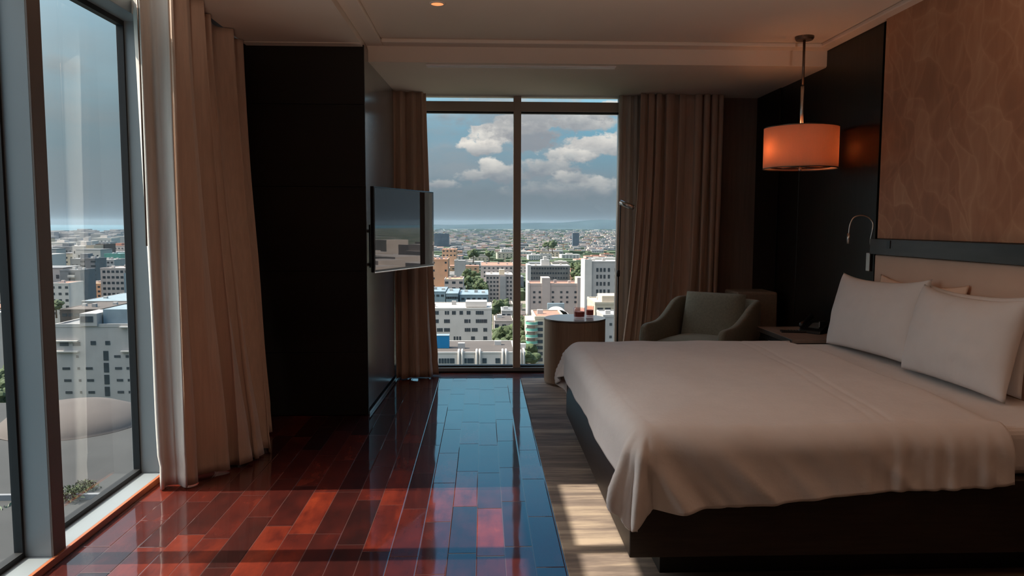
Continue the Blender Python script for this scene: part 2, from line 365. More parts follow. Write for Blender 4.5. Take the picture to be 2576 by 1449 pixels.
# partition block carrying the television
pt = struct(box('wall_partition', M['gap'], -1.63, -.84, 5.312, YB, 0, 2.6))
zs = [0.0, .003, .451, 1.023, 1.605, 2.165, SL+.01]
for a, b2 in zip(zs[1:], zs[2:]):
    struct(box('wall_panel', M['wall_black'], -1.64, -.812, 5.297, 5.315, a+.0015, b2-.0015, pt, .001))
mb = MB(); mb.v = [(-.84, 5.316, .045), (-.812, 5.316, .045), (-.757, 6.80, .045), (-.84, 6.80, .045), (-.84, 5.316, SL+.01), (-.812, 5.316, SL+.01), (-.757, 6.80, SL+.01), (-.84, 6.80, SL+.01)]
mb.f = [(0, 3, 2, 1), (4, 5, 6, 7), (0, 1, 5, 4), (1, 2, 6, 5), (2, 3, 7, 6), (3, 0, 4, 7)]
struct(mb.build('wall_panel', M['gloss_side'], pt, .001))
mb = MB(); mb.v = [(-.83, 5.32, 0), (-.806, 5.32, 0), (-.751, 6.80, 0), (-.83, 6.80, 0), (-.83, 5.32, .022), (-.806, 5.32, .022), (-.751, 6.80, .022), (-.83, 6.80, .022)]
mb.f = [(0, 3, 2, 1), (4, 5, 6, 7), (0, 1, 5, 4), (1, 2, 6, 5), (2, 3, 7, 6), (3, 0, 4, 7)]
struct(mb.build('baseboard_partition', M['chrome'], None, .002))
# left wall beyond the window
struct(box('wall_left', M['plaster'], -1.86, -1.72, 4.09, YB+.12, 0, 3.0))
struct(box('wall_left', M['plaster'], -1.86, -1.72, YF, 2.30, 0, 3.0))
# outside slab edges
struct(box('trim_3', M['gasket'], -1.9, -1.725, YF-.1, 4.09, -.3, -.002))
# ------------------------------------------------------------------ left window
w1 = struct(box('window_1', M['alu'], GX-.02, XL, 2.30, 4.02, -.002, .028, None, .003))     # sill
def wpart(name, m_, *a, bevel=.002, parent=w1): return struct(box(name, m_, *a, parent, bevel))
wpart('sill_edge', M['orange'], XL, XL+.016, 2.30, 4.02, .0, .030)
wpart('jamb', M['alu'], GX-.02, XL+.0, 4.00, 4.088, .028, 2.97)
MULL = [(2.975, 3.062), (2.30, 2.387)]
for a, b2 in MULL:
    wpart('mullion', M['alu'], GX-.02, XL-.004, a, b2, .028, 2.97)
    wpart('mullion_face', M['alu_dark'], XL-.004, XL+.004, a, b2, .028, 2.97)
ys = [2.387, 2.975, 3.062, 4.0]
for k in range(0, len(ys), 2):
    y0, y1 = ys[k], ys[k+1]
    if y1-y0 < .05: continue
    wpart('transom', M['alu'], GX-.02, XL-.004, y0, y1, 2.37, 2.452)
    gk = MB()
    for (a, b2, c2, d2) in ((y0, y1, .028, .052), (y0, y1, 2.345, 2.37)): gk.box(GX-.012, GX+.022, a, b2, c2, d2)
    for (a, b2) in ((y0, y0+.014), (y1-.014, y1)): gk.box(GX-.012, GX+.022, a, b2, .052, 2.345)
    struct(gk.build('gasket', M['gasket'], w1))
    struct(box('glass_pane', M['glass'], GX-.004, GX+.004, y0+.01, y1-.01, .05, 2.35, w1))
    struct(box('glass_pane', M['glass'], GX-.004, GX+.004, y0+.01, y1-.01, 2.452, 2.97, w1))
# ------------------------------------------------------------------ back window
BW = struct(box('window_2', M['alu'], -.80, 1.27, YB, YB+.10, .012, .045, None, .003))
def bp(name, m_, *a, bevel=.002): return struct(box(name, m_, *a, BW, bevel))
bp('base_strip', M['gasket'], -.80, 1.27, YB-.004, YB+.10, .0, .012)
bp('gasket', M['gasket'], -.80, 1.27, YB+.03, YB+.09, .045, .060)
bp('jamb', M['alu'], -.80, -.70, YB, YB+.10, .045, 2.6); bp('jamb', M['alu'], 1.215, 1.27, YB, YB+.10, .045, 2.6)
bp('mullion', M['alu_warm'], .270, .337, YB-.0, YB+.10, .045, 2.6)
for (a, b2) in ((-.70, .270), (.337, 1.215)):
    bp('transom', M['alu_warm'], a, b2, YB+.0, YB+.09, 2.352, 2.437)
    bp('gasket', M['gasket'], a, b2, YB+.02, YB+.08, 2.338, 2.352)
    bp('glass_pane', M['glass'], a, b2, YB+.05, YB+.058, .06, 2.338, bevel=0)
    bp('glass_pane', M['glass'], a, b2, YB+.05, YB+.058, 2.437, 2.6, bevel=0)

# ------------------------------------------------------------------ ceiling fittings
dv = thing('slot_diffuser', 'long slim metal air slot in the ceiling above the city window', 'air vent', (.273, 5.55, SO))
mb = MB()
for y0, y1 in ((-.035, -.028), (-.004, .004), (.028, .035)): mb.box(-.68, .68, y0, y1, -.009, 0)
mb.build('blade', M['white_metal'], dv, .0008)
MB().box(-.68, .68, -.028, .028, -.0008, .0).build('slot', M['gap'], dv)
dl = thing('downlight', 'small round orange glowing recessed ceiling lamp', 'ceiling lamp', (-.265, 4.50, CE))
MB().lathe([(.036, -.001), (.036, -.006), (.048, -.004), (.05, -.0005)], 32).build('rim', M['ceiling'], dl, smooth=True)
MB().lathe([(0.0001, -.001), (.036, -.001), (.036, -.004), (.0001, -.005)], 32).build('lens', M['downlight'], dl)
for (x, y) in ((.2, -.6),):       # unseen warm spot, added behind the camera as fill light
    L = bpy.data.lights.new('downward_fill', 'SPOT'); L.energy = 6; L.color = (1, .66, .42); L.spot_size = 2.3; L.spot_blend = .8; L.shadow_soft_size = .05
    o = bpy.data.objects.new('downward_fill', L); COL.objects.link(o); o.location = (x, y, CE-.03)

for (x, y) in ((-.5, .7), (1.7, .7)):       # unseen fill spots out of view, added to brighten the ceiling
    L = bpy.data.lights.new('ceiling_fill', 'SPOT'); L.energy = 215; L.color = (1, .73, .56); L.spot_size = math.radians(74); L.spot_blend = 1.0; L.shadow_soft_size = .15
    o = bpy.data.objects.new('ceiling_fill', L); COL.objects.link(o); o.location = (x, y, 1.0); o.rotation_euler = (math.radians(90+48), 0, 0)

# ------------------------------------------------------------------ pendant lamp
PC = at(2014, 378, 5.16)
pn = thing('pendant_lamp', 'drum pendant lamp with orange glowing shade hanging over the bedside table', 'lamp', (PC.x, PC.y, CE))
MB().lathe([(.0001, 0), (.062, 0), (.062, -.012), (.054, -.024), (.0001, -.024)], 40).build('canopy', M['bronze'], pn, smooth=False)
zt = PC.z+.150-CE; zb = PC.z-.125-CE; RS = .243
MB().tube([(0, 0, -.02), (0, 0, -.33)], .0085, 14).build('rod', M['bronze'], pn, smooth=True)
MB().tube([(0, 0, -.33), (0, 0, zt-.02)], .0125, 14).build('rod_sleeve', M['chrome'], pn, smooth=True)
MB().lathe([(RS, zb), (RS, zt), (RS-.003, zt), (RS-.003, zb)], 72).build('lamp_shade', M['shade'], pn, smooth=False)
for z in (zt, zb): MB().lathe([(RS+.0015, z-.003), (RS+.0015, z+.003), (RS-.005, z+.003), (RS-.005, z-.003)], 72).build('shade_trim', M['bronze'], pn)
MB().lathe([(.0001, zb+.022), (RS-.03, zb+.022), (RS-.03, zb+.026), (.0001, zb+.026)], 56).build('diffuser', M['shade'], pn)
mb = MB()
for a in (0.3, 0.3+PI/2): mb.tube([(-(RS-.05)*math.cos(a), -(RS-.05)*math.sin(a), zb+.012), ((RS-.05)*math.cos(a), (RS-.05)*math.sin(a), zb+.012)], .004, 8)
mb.lathe([(RS-.054, zb+.008), (RS-.046, zb+.008), (RS-.046, zb+.018), (RS-.054, zb+.018)], 48).build('bottom_frame', M['bronze'], pn)
MB().lathe([(.0001, zb-.016), (.009, zb-.012), (.01, zb-.004), (.005, zb+.022), (.0001, zb+.022)], 20).build('finial', M['chrome'], pn, smooth=True)
for sx in (-1, 1):
    MB().lathe([(.0001, -.02), (.022, -.012), (.026, .008), (.016, .03), (.0001, .036)], 20, (sx*.188, -.03, (zt+zb)/2)).build('bulb', M['bulb'], pn, smooth=True)
    L = bpy.data.lights.new('pendant_bulb', 'POINT'); L.energy = 1.9; L.color = (1, .50, .24); L.shadow_soft_size = .035
    o = bpy.data.objects.new('pendant_bulb', L); COL.objects.link(o); o.location = (PC.x+sx*.188, PC.y-.03, CE+(zt+zb)/2)
    o.parent = None

# ------------------------------------------------------------------ rug
mb = MB().box(.328, 2.44, .6, 6.54, .0, .009)
rg = mb.build('rug', M['rug'], bevel=.003); tag(rg, 'streaky brown taupe rug lying on the red wood floor under the bed', 'rug')

# ------------------------------------------------------------------ curtains
def lerp_path(P, s):
    if len(P) == 1: return Vector(P[0])
    k = s*(len(P)-1); i = min(int(k), len(P)-2); f_ = k-i
    p0 = Vector(P[max(i-1, 0)]); p1 = Vector(P[i]); p2 = Vector(P[i+1]); p3 = Vector(P[min(i+2, len(P)-1)])
    return .5*((2*p1)+(-p0+p2)*f_+(2*p0-5*p1+4*p2-p3)*f_*f_+(-p0+3*p1-3*p2+p3)*f_**3)
def curtain(name, label, m_, top, bot, zt, zb, folds, amp_t, amp_b, seed=0, nu=260, nv=46, ease=1.6, group=None, hem=.13):
    rnd = random.Random(seed); ph = [rnd.uniform(0, 2*PI) for _ in range(6)]
    def fn(s, t_):
        z = zt+(zb-zt)*t_
        k = t_**ease
        p = lerp_path(top, s).lerp(lerp_path(bot, s), k)
        q = lerp_path(top, min(1, s+.01)).lerp(lerp_path(bot, min(1, s+.01)), k)-lerp_path(top, max(0, s-.01)).lerp(lerp_path(bot, max(0, s-.01)), k)
        n_ = Vector((-q.y, q.x)); n_ = n_.normalized() if n_.length > 1e-6 else Vector((0, 1))
        a = amp_t+(amp_b-amp_t)*t_
        w = s+.018*math.sin(2*PI*1.7*s+ph[0])+.012*math.sin(2*PI*4.1*s+ph[1]+t_*1.3)
        f1 = math.sin(2*PI*folds*w+ph[2]+.5*math.sin(t_*2.1+ph[3]))
        f1 = math.copysign(abs(f1)**.75, f1)
        f2 = .35*math.sin(2*PI*folds*1.93*w+ph[4]+t_*1.8)*(.4+.6*t_)
        d = a*(f1*(.75+.35*math.sin(2*PI*2.3*s+ph[5]))+f2)
        d += .012*t_*(noise.noise(Vector((s*9+seed, t_*3.5, 0))))
        if z < zb+hem: d += .004*a/abs(a) if a else 0
        tt = Vector((q.x, q.y)).normalized() if q.length > 1e-6 else Vector((1, 0))
        side = a*.35*math.sin(4*PI*folds*w+ph[2])
        pp = Vector((p.x, p.y))+n_*d+tt*side
        zz = z+(.006*math.sin(2*PI*folds*.7*s+ph[1]) if t_ > .98 else 0)
        if zb < z < zb+hem+.02 and z > zb+hem-.02: pp += n_*.0035
        return (pp.x, pp.y, zz)
    o = MB().grid(fn, nu, nv).build(name, m_, smooth=True, solid=.004)
    return tag(o, label, 'curtain', group)
curtain('curtain', 'narrow pale grey curtain edge hanging nearest to the left window glass', M['curtain_light'],
        [(-1.716, 3.86), (-1.66, 3.815), (-1.61, 3.845), (-1.535, 3.86)], [(-1.655, 3.86), (-1.62, 3.80), (-1.57, 3.83), (-1.515, 3.84)], 2.84, .012, 1.6, .014, .020, 3, 110, 50, 1.3)
curtain('curtain', 'wide beige curtain bunched in deep folds beside the dark partition, left side', M['curtain'],
        [(-1.56, 3.87), (-1.548, 4.12), (-1.59, 4.45), (-1.60, 4.8), (-1.61, 5.2)],
        [(-1.545, 3.88), (-1.45, 4.05), (-1.36, 4.22), (-1.31, 4.34), (-1.33, 4.5), (-1.42, 4.9)], 2.55, .012, 5.2, .046, .058, 12, 330, 56, 1.5)
wd = MB().tube([(-1.648, 3.775, 2.5), (-1.648, 3.775, 1.24)], .0045, 8).build('curtain_wand', M['bronze'], smooth=True)
tag(wd, 'thin dark draw rod hanging in front of the pale curtain edge', 'curtain rod')
curtain('curtain', 'brown curtain hanging behind the television at the left side of the far window', M['curtain'],
        [(-.765, 6.60), (-.62, 6.64), (-.50, 6.72)], [(-.745, 6.56), (-.60, 6.56), (-.42, 6.70)], SO-.002, .012, 3.6, .040, .050, 23, 200, 40, 1.6)
curtain('curtain', 'pale narrow curtain lining at the right edge of the far window', M['curtain_light'],
        [(1.20, 6.74), (1.30, 6.75), (1.40, 6.74)], [(1.17, 6.72), (1.30, 6.75), (1.42, 6.74)], SO-.002, .012, 3.2, .018, .022, 31, 120, 40)
curtain('curtain', 'wide brown curtain in many folds behind the green armchair', M['curtain'],
        [(1.365, 6.62), (1.6, 6.66), (1.9, 6.66), (2.10, 6.68)], [(1.20, 6.58), (1.5, 6.60), (1.85, 6.64), (2.08, 6.68)], SO-.002, .012, 8.5, .040, .055, 37, 420, 50, 2.2)

# ------------------------------------------------------------------ television
tvn = Vector((-.768, 5.34, 0)); tvf = Vector((-.412, 6.28, 0)); tvc = (tvn+tvf)/2; tl = (tvf-tvn).length
ang = math.atan2((tvf-tvn).y, (tvf-tvn).x)          # local +x runs away from the camera, local -y is the screen side
tv = thing('television', 'black flat television swivelled out from the dark partition wall', 'television', (tvc.x, tvc.y, 1.312), ang)
h2 = .302
MB().box(-tl/2, tl/2, -.004, .024, -h2, h2).build('housing', M['black_plastic'], tv, .004)
MB().box(-tl/2+.012, tl/2-.012, -.0055, -.004, -h2+.018, h2-.012).build('screen', M['screen'], tv)
MB().box(-tl/2, tl/2, -.007, .004, -h2-.004, -h2+.004).build('silver_edge', M['chrome'], tv, .001)
MB().box(-.16, .26, .024, .06, -.20, .12).build('rear_cover', M['black_plastic'], tv, .012)
# mount: arm from wall to set (world offsets turned into the set's frame)
mt = thing('wall_bracket', 'black wall bracket arm holding the television', 'bracket', (-.812, 5.70, 1.30))
MB().box(0, .010, -.28, .10, -.26, .045).build('wall_plate', M['black_metal'], mt, .002)
MB().tube([(.008, -.05, 0), (.012, -.20, 0), (.060, -.235, 0)], .012, 10).build('arm', M['black_metal'], mt, smooth=True)
MB().tube([(.008, -.05, -.24), (.012, -.20, -.24), (.060, -.235, -.24)], .012, 10).build('arm', M['black_metal'], mt, smooth=True)

# ------------------------------------------------------------------ side table with glasses
st = thing('side_table', 'round brown drum side table with pale top by the far window', 'side table', (.775, 6.355, .009))
MB().lathe([(.0001, .0), (.245, .0), (.245, .015), (.258, .018), (.258, .540), (.0001, .540)], 72).build('drum', M['table_side'], st, .002)
MB().lathe([(.0001, .540), (.2605, .540), (.2605, .548), (.0001, .548)], 72).build('rim', M['bronze'], st)
MB().lathe([(.0001, .548), (.257, .548), (.257, .554), (.0001, .554)], 72).build('table_top', M['table_top'], st)
def tumbler(loc, r, h, label):
    t_ = thing('drinking_glass', label, 'glass', loc)
    MB().lathe([(.0001, 0), (r*.82, 0), (r*.95, .012), (r, h), (r-.002, h), (r*.93-.002, .014), (.0001, .012)], 32).build('glass_body', M['tumbler'], t_, smooth=True)
    MB().lathe([(.0001, .0125), (r*.90-.003, .0125), (r*.93-.003, h*.62), (.0001, h*.62)], 32).build('drink', M['red_liquid'], t_)
p = at(1457, 806, 6.33)
tumbler((p.x, p.y, .5635), .050, .088, 'larger reddish glass standing at the middle of the round table')
tumbler((p.x+.105, 6.44, .5635), .036, .09, 'smaller red glass just behind the larger one on the round table')

# ------------------------------------------------------------------ armchair
ac = thing('armchair', 'sage green upholstered armchair in front of the brown curtain', 'armchair', (1.71, 5.82, .009), -math.radians(40))
def u_shell():
    hw, hb, r, th = .35, .39, .13, .075
    path = [(-hw, -.42), (-hw, -.28), (-hw, -.12), (-hw, .05), (-hw, .15), (-hw, hb-r)]
    for k in range(1, 7): a = PI-k*PI/12; path.append((-hw+r+r*math.cos(a), hb-r+r*math.sin(a)))
    path += [(0, hb)]
    for k in range(0, 7): a = PI/2-k*PI/12; path.append((hw-r+r*math.cos(a), hb-r+r*math.sin(a)))
    path += [(hw, .15), (hw, .05), (hw, -.12), (hw, -.28), (hw, -.42)]
    def hgt_(y):
        k = min(1, max(0, (y+.12)/.36)); k = k*k*(3-2*k); return .585+.165*k
    mb = MB(); n_ = len(path); ring = []
    for i, (x, y) in enumerate(path):
        a = path[max(i-1, 0)]; b_ = path[min(i+1, n_-1)]
        tx, ty = b_[0]-a[0], b_[1]-a[1]; l = math.hypot(tx, ty); nx, ny = ty/l, -tx/l      # inwards
        if nx*(-x)+ny*(-y) < 0: nx, ny = -nx, -ny
        H = hgt_(y); k = len(mb.v)
        lean = .05*max(0, (H-.585)/.2)
        sec = [(0, .13, 0), (0, H-.02, lean), (.018, H, lean), (th-.018, H, lean), (th, H-.02, lean), (th*1.15, .13, 0)]
        for d, z, ln in sec: mb.v.append((x+nx*d-nx*ln*(1 if abs(x) < .2 else .4), y+ny*d-ny*ln, z))
        ring.append(k)
    for i in range(n_-1):
        for j in range(6): mb.f.append((ring[i]+j, ring[i+1]+j, ring[i+1]+(j+1) % 6, ring[i]+(j+1) % 6))
    mb.f.append(tuple(ring[0]+j for j in range(6))); mb.f.append(tuple(ring[-1]+j for j in reversed(range(6))))
    return mb
u_shell().build('frame', M['sage'], ac, smooth=True, sub=2)
MB().box(-.27, .27, -.40, .26, .20, .34).build('seat_base', M['sage'], ac, .02)
def cushion(w, d, h, c, n_=18):
    mb = MB()
    def sh(s, t_, sgn):
        a, b_ = s*2-1, t_*2-1
        q = (1-abs(a)**3.2)*(1-abs(b_)**3.2)
        return (c[0]+a*w/2, c[1]+b_*d/2, c[2]+sgn*h/2*(max(q, 0)**.38))
    mb.grid(lambda s, t_: sh(s, t_, 1), n_, n_); mb.grid(lambda s, t_: sh(1-s, t_, -1), n_, n_); return mb
cushion(.53, .64, .15, (0, -.07, .405)).build('seat_cushion', M['sage'], ac, smooth=True)
bc = cushion(.50, .46, .17, (0, 0, 0)).build('back_cushion', M['sage'], ac, smooth=True)
bc.location = (0, .195, .575); bc.rotation_euler = (math.radians(74), 0, 0)
for sx in (-1, 1):
    for y in (-.36, .32): MB().tube([(sx*.29, y, .14), (sx*.30, y*1.03, 0)], [.022, .014], 10).build('leg', M['plinth'], ac, smooth=True)
pf = thing('low_chest', 'dark brown upholstered box standing between armchair and black wall', 'box seat', (2.26, 6.30, .009))
MB().box(-.17, .17, -.17, .17, .03, .79).build('body', M['sage_back'], pf, .02, seg=3)
MB().box(-.15, .15, -.15, .15, 0.0, .03).build('foot', M['plinth'], pf)

# ------------------------------------------------------------------ bedside table and what lies on it
ns = thing('bedside_table', 'dark bedside table with light brown top beside the far side of the bed', 'bedside table', (2.27, 5.31, .009))
MB().box(-.175, .175, -.30, .30, .05, .53).build('body', M['plinth'], ns, .003)
MB().box(-.19, .19, -.33, .33, .545, .571).build('table_top', M['ns_top'], ns, .003)
MB().box(-.196, -.19, -.33, .33, .540, .573).build('metal_edge', M['chrome'], ns, .001)
MB().box(-.18, .18, -.31, .31, .53, .545).build('upper_rail', M['plinth'], ns)
for z in (.08, .30): 
    d_ = MB().box(-.19, -.175, -.28, .28, z, z+.20).build('drawer', M['wall_dark'], ns, .002)
    MB().box(-.200, -.19, -.06, .06, z+.12, z+.13).build('handle', M['chrome'], d_)
ph = thing('telephone', 'small black telephone with grey display on the bedside table by the wall', 'telephone', (2.375, 5.31, .580), math.radians(-55))
mb = MB(); mb.v = [(-.085, -.07, 0), (.085, -.07, 0), (.085, .06, 0), (-.085, .06, 0), (-.085, -.06, .022), (.085, -.06, .022), (.085, .06, .078), (-.085, .06, .078)]
mb.f = [(0, 3, 2, 1), (4, 5, 6, 7), (0, 1, 5, 4), (1, 2, 6, 5), (2, 3, 7, 6), (3, 0, 4, 7)]
mb.build('base', M['black_plastic'], ph, .006)
q = MB().box(-.025, .055, -.035, .035, 0, .004).build('display', M['grey_plastic'], ph); q.location = (0, 0, .052); q.rotation_euler = (math.radians(25), 0, 0)
MB().tube([(-.062, -.075, .040), (-.062, -.06, .058), (-.062, 0, .080), (-.062, .06, .108), (-.062, .075, .102)], [.012, .02, .013, .02, .012], 12).build('handset', M['black_plastic'], ph, smooth=True)
MB().box(.060, .066, -.04, .04, .05, .09).build('side_panel', M['chrome'], ph, .001)
p = at(1998, 832, 5.41)
rc = thing('remote_control', 'flat black remote control lying on the bedside table top', 'remote', (2.235, 5.33, .580), math.radians(80))
MB().box(-.028, .028, -.09, .09, 0, .014).build('body', M['black_plastic'], rc, .004)
mb = MB()
for i in range(3):
    for j in range(6): mb.box(-.018+i*.014, -.010+i*.014, -.07+j*.02, -.060+j*.02, .0135, .0155)
mb.build('button', M['grey_plastic'], rc)

# gooseneck reading lamp beside the headboard
gn = thing('reading_lamp', 'silver gooseneck reading lamp fixed on the wall left of the headboard', 'lamp', (XR, 4.68, 1.15))
MB().box(-.022, 0, -.024, .024, -.058, .058).build('wall_plate', M['chrome'], gn, .003)
MB().lathe([(.0001, 0), (.006, 0), (.006, .004), (.0001, .004)], 12, (0, 0, 0)).build('switch', M['black_plastic'], gn).rotation_euler = (0, -PI/2, 0)
gn.children[-1].location = (-.022, -.004, -.03)
MB().tube(smooth_path([(-.02, 0, .04), (-.035, -.01, .10), (-.03, -.02, .17), (-.025, -.01, .215), (-.05, 0, .25), (-.10, 0, .262), (-.145, 0, .245), (-.165, 0, .20), (-.17, 0, .14)]), .0045, 10).build('neck', M['chrome'], gn, smooth=True)
MB().tube([(-.17, 0, .15), (-.172, 0, .085)], .0095, 14).build('lamp_head', M['chrome'], gn, smooth=True)

# slim standing reading lamp by the round table
fl = thing('floor_lamp', 'slim black standing lamp with small silver head at the window edge', 'lamp', (1.113, 6.2, .009))
MB().lathe([(.0001, 0), (.105, 0), (.105, .008), (.02, .014), (.0001, .014)], 40).build('base', M['black_metal'], fl)
MB().tube([(0, 0, .01), (0, 0, .93)], .007, 12).build('lower_pole', M['black_metal'], fl, smooth=True)
MB().tube([(0, 0, .915), (0, 0, .965)], .014, 14).build('collar', M['black_metal'], fl, smooth=True)
MB().tube([(.004, 0, .95), (.010, 0, 1.50)], .0045, 12).build('upper_pole', M['black_metal'], fl, smooth=True)
MB().tube([(.008, 0, 1.525), (.105, -.06, 1.478)], .021, 16).build('lamp_head', M['chrome'], fl, smooth=True)
MB().tube([(.10, -.057, 1.482), (.122, -.07, 1.49)], .005, 10).build('switch', M['chrome'], fl, smooth=True)

# ------------------------------------------------------------------ bed
BX0, BX1, BY0, BY1 = .54, 2.40, 2.69, 4.84
bd = thing('bed', 'large bed with dark wooden platform and beige leather headboard', 'bed', (1.45, 3.75, .009))
def brel(x0, x1, y0, y1, z0, z1): return MB().box(x0-1.45, x1-1.45, y0-3.75, y1-3.75, z0-.009, z1-.009)
brel(BX0, BX1, BY0, BY1, .12, .40).build('platform', M['bed_wood'], bd, .004)
brel(BX0+.14, BX1, BY0+.11, BY1-.11, .009, .12).build('plinth', M['plinth'], bd)
brel(BX0+.05, BX1, BY0+.04, BY1-.04, .40, .585).build('mattress', M['linen'], bd, .04, seg=4)
brel(BX1+.015, XR-.03+.0, 1.2, 4.585, .30, 1.172).build('headboard', M['leather'], bd, .012, seg=3)
lg = box('trim_4', M['gloss_strip'], XR-.075, XR-.031, 1.2, 4.60, 1.174, 1.268, None, .002); struct(lg)
sk = box('trim_5', M['black_plastic'], XR-.079, XR-.0755, 4.36, 4.40, 1.215, 1.262, None, .001); struct(sk)

# duvet draped over mattress
def duvet():
    x0, x1 = BX0+.075, 1.97; y0, y1 = BY0+.085, BY1-.085; top = .625; R_ = .085
    ox = .26
    nx, ny = 190, 220
    def oy(px): 
        k = (px-x0)/(x1-x0); return .335-.085*max(0, min(1, k))**1.4
    def fn(s, t_):
        px = (x0-ox)+(x1-x0+ox)*s
        o_ = oy(px)
        py = (y0-o_)+(y1-y0+2*o_)*t_
        ex = max(0, x0-px); ey = max(0, y0-py); ey2 = max(0, py-y1); sgn = -1
        if ey2 > 0: ey, sgn = ey2, 1
        e = math.hypot(ex, ey)
        cx, cy = max(px, x0), min(max(py, y0), y1)
        # top crown and soft undulation
        edge_in = min((cx-x0)/.5, (cy-y0)/.5, (y1-cy)/.5, 1.0)
        crown = .028*(1-(1-max(0, edge_in))**2)
        z = top+crown-.028 + .010*noise.noise(Vector((px*2.2, py*2.2, 3)))
        z += .004*noise.noise(Vector((px*7, py*3, 9)))
        if e <= 0:
            # stitched turn-back line near the pillows
            xl = 1.60+.05*math.sin(py*1.7)
            z -= .0028*math.exp(-((px-xl)/.010)**2); z += .003/(1+math.exp(-(px-xl)/.012))
            z -= .0022*math.exp(-((px-xl+.06)/.012)**2)
            z += .0035*math.sin((px*1.3+py*.55)*9+2.5*noise.noise(Vector((px*1.5, py*1.5, 7))))*noise.noise(Vector((px*1.2, py*1.2, 11)))*1.6
            kx = max(0, (px-1.90)/.07); z -= .020*kx*kx
            return (px, py, z)
        th_ = math.atan2(ey, ex) if e > 0 else 0
        dx, dy = -ex/e, sgn*ey/e
        arc = R_*PI/2
        if e < arc: a = e/R_; h = R_*math.sin(a); dz = R_*(1-math.cos(a))
        else: h = R_; dz = R_+(e-arc)
        hang = max(0, min(1, (e-.05)/.3))
        corner = math.sin(2*th_) if (ex > 0 and ey > 0) else 0
        h += .018*hang + .055*hang*corner
        if ex > 0 and ey > 0:
            h += hang*corner**.5*(.034*math.sin(th_*11.+1.0)+.016*math.sin(th_*21.+e*9))
            dz *= 1+.10*corner
        if ey > 0:
            # folds fan out from the foot corner and die away along the side
            dxn = max(0, px-x0)
            w = math.exp(-dxn/.50)
            fan = math.sin((math.atan2(ey+.10, dxn+.10))*13.+1.5*noise.noise(Vector((px*2, ey*2, 5))))
            h += hang*(.040*w)*fan
            ridg = noise.noise(Vector((px*6.5-ey*5.5, ey*1.6+px*.8, 1))); ridg = 1-abs(ridg)*2.4
            h += hang*(.018+.012*w)*ridg
            h += hang*.006*noise.noise(Vector((px*17-ey*12, ey*3, 6)))
            if px > 1.38: h += hang*min(1, (px-1.38)/.15)*(.008*math.sin(px*58+ey*3)+.006*math.sin(px*97+2+ey*5))
        if ex > 0:
            h += hang*.012*math.sin(py*5.5+ex*6+.8)+hang*.009*noise.noise(Vector((py*5, ex*4, 2)))
            if ey2 > 0: h -= hang*.03*corner
        bot = .010*math.sin(px*5+1)+.008*math.sin(py*6.1)
        return (cx+dx*h, cy+dy*h, z-dz+bot*hang)
    return MB().grid(fn, nx, ny)
dvt = duvet().build('duvet', M['linen'], smooth=True, solid=.016)
tag(dvt, 'white duvet draped over the bed and hanging down its sides', 'duvet')

def pillow(label, m_, cen, w, h, thick, tilt, yaw=0, roll=0, seed=0, group=None):
    """w runs along world y, h up the headboard; leaned back by tilt"""
    n_ = 44
    def sh(s, t_, sg):
        a, b_ = s*2-1, t_*2-1
        # sides bow inwards between pointed corners
        pa = a*(1-.055*(1-b_*b_)); pb = b_*(1-(.17 if b_ > 0 else .05)*(1-abs(a)**2.6))
        q = max(0, (1-a*a)*(1-b_*b_))**.42
        q += .03*noise.noise(Vector((a*2.5+seed, b_*2.5, sg*1.)))*max(0, (1-abs(a))*(1-abs(b_)))**.3*4
        q += .02*noise.noise(Vector((a*9+seed, b_*3, sg*2.)))*min(1, (1-abs(b_))*6)*min(1, (1-abs(a))*6)
        bul = .5*thick*q
        return (pa*w/2, sg*-bul*(1.15 if sg > 0 else .6), pb*h/2)
    mb = MB().grid(lambda s, t_: sh(s, t_, 1), n_, n_); mb.grid(lambda s, t_: sh(1-s, t_, -1), n_, n_)
    bm = bmesh.new(); me = bpy.data.meshes.new('pillow'); me.from_pydata(mb.v, [], mb.f); bm.from_mesh(me); bmesh.ops.remove_doubles(bm, verts=bm.verts, dist=.0008); bm.to_mesh(me); bm.free()
    me.materials.append(m_)
    for p_ in me.polygons: p_.use_smooth = True
    o = bpy.data.objects.new('pillow', me); COL.objects.link(o)
    # local x -> world -y , local y(front = -y) -> world -x
    o.matrix_world = Matrix.Translation(cen) @ Matrix.Rotation(yaw, 4, 'Z') @ Matrix.Rotation(-PI/2, 4, 'Z') @ Matrix.Rotation(-tilt, 4, 'X') @ Matrix.Rotation(roll, 4, 'Y')
    return tag(o, label, 'pillow', group)
pillow('peach toned pillow leaning on the headboard behind the left white pillow', M['peach'], (2.37, 4.06, .83), .84, .46, .06, math.radians(8), 0, 0, 3)
pillow('white pillow behind the right front pillow, only its corner showing', M['pillow'], (2.345, 3.54, .825), .84, .46, .07, math.radians(9), 0, math.radians(-1), 5)
pillow('large white pillow in front at the far side of the bed', M['pillow'], (2.285, 4.32, .83), .91, .47, .17, math.radians(13), math.radians(2), math.radians(-1.5), 8)
pillow('large white pillow in front nearest to the camera side of the bed', M['pillow'], (2.265, 3.48, .82), .80, .46, .19, math.radians(13), 0, 0, 13)

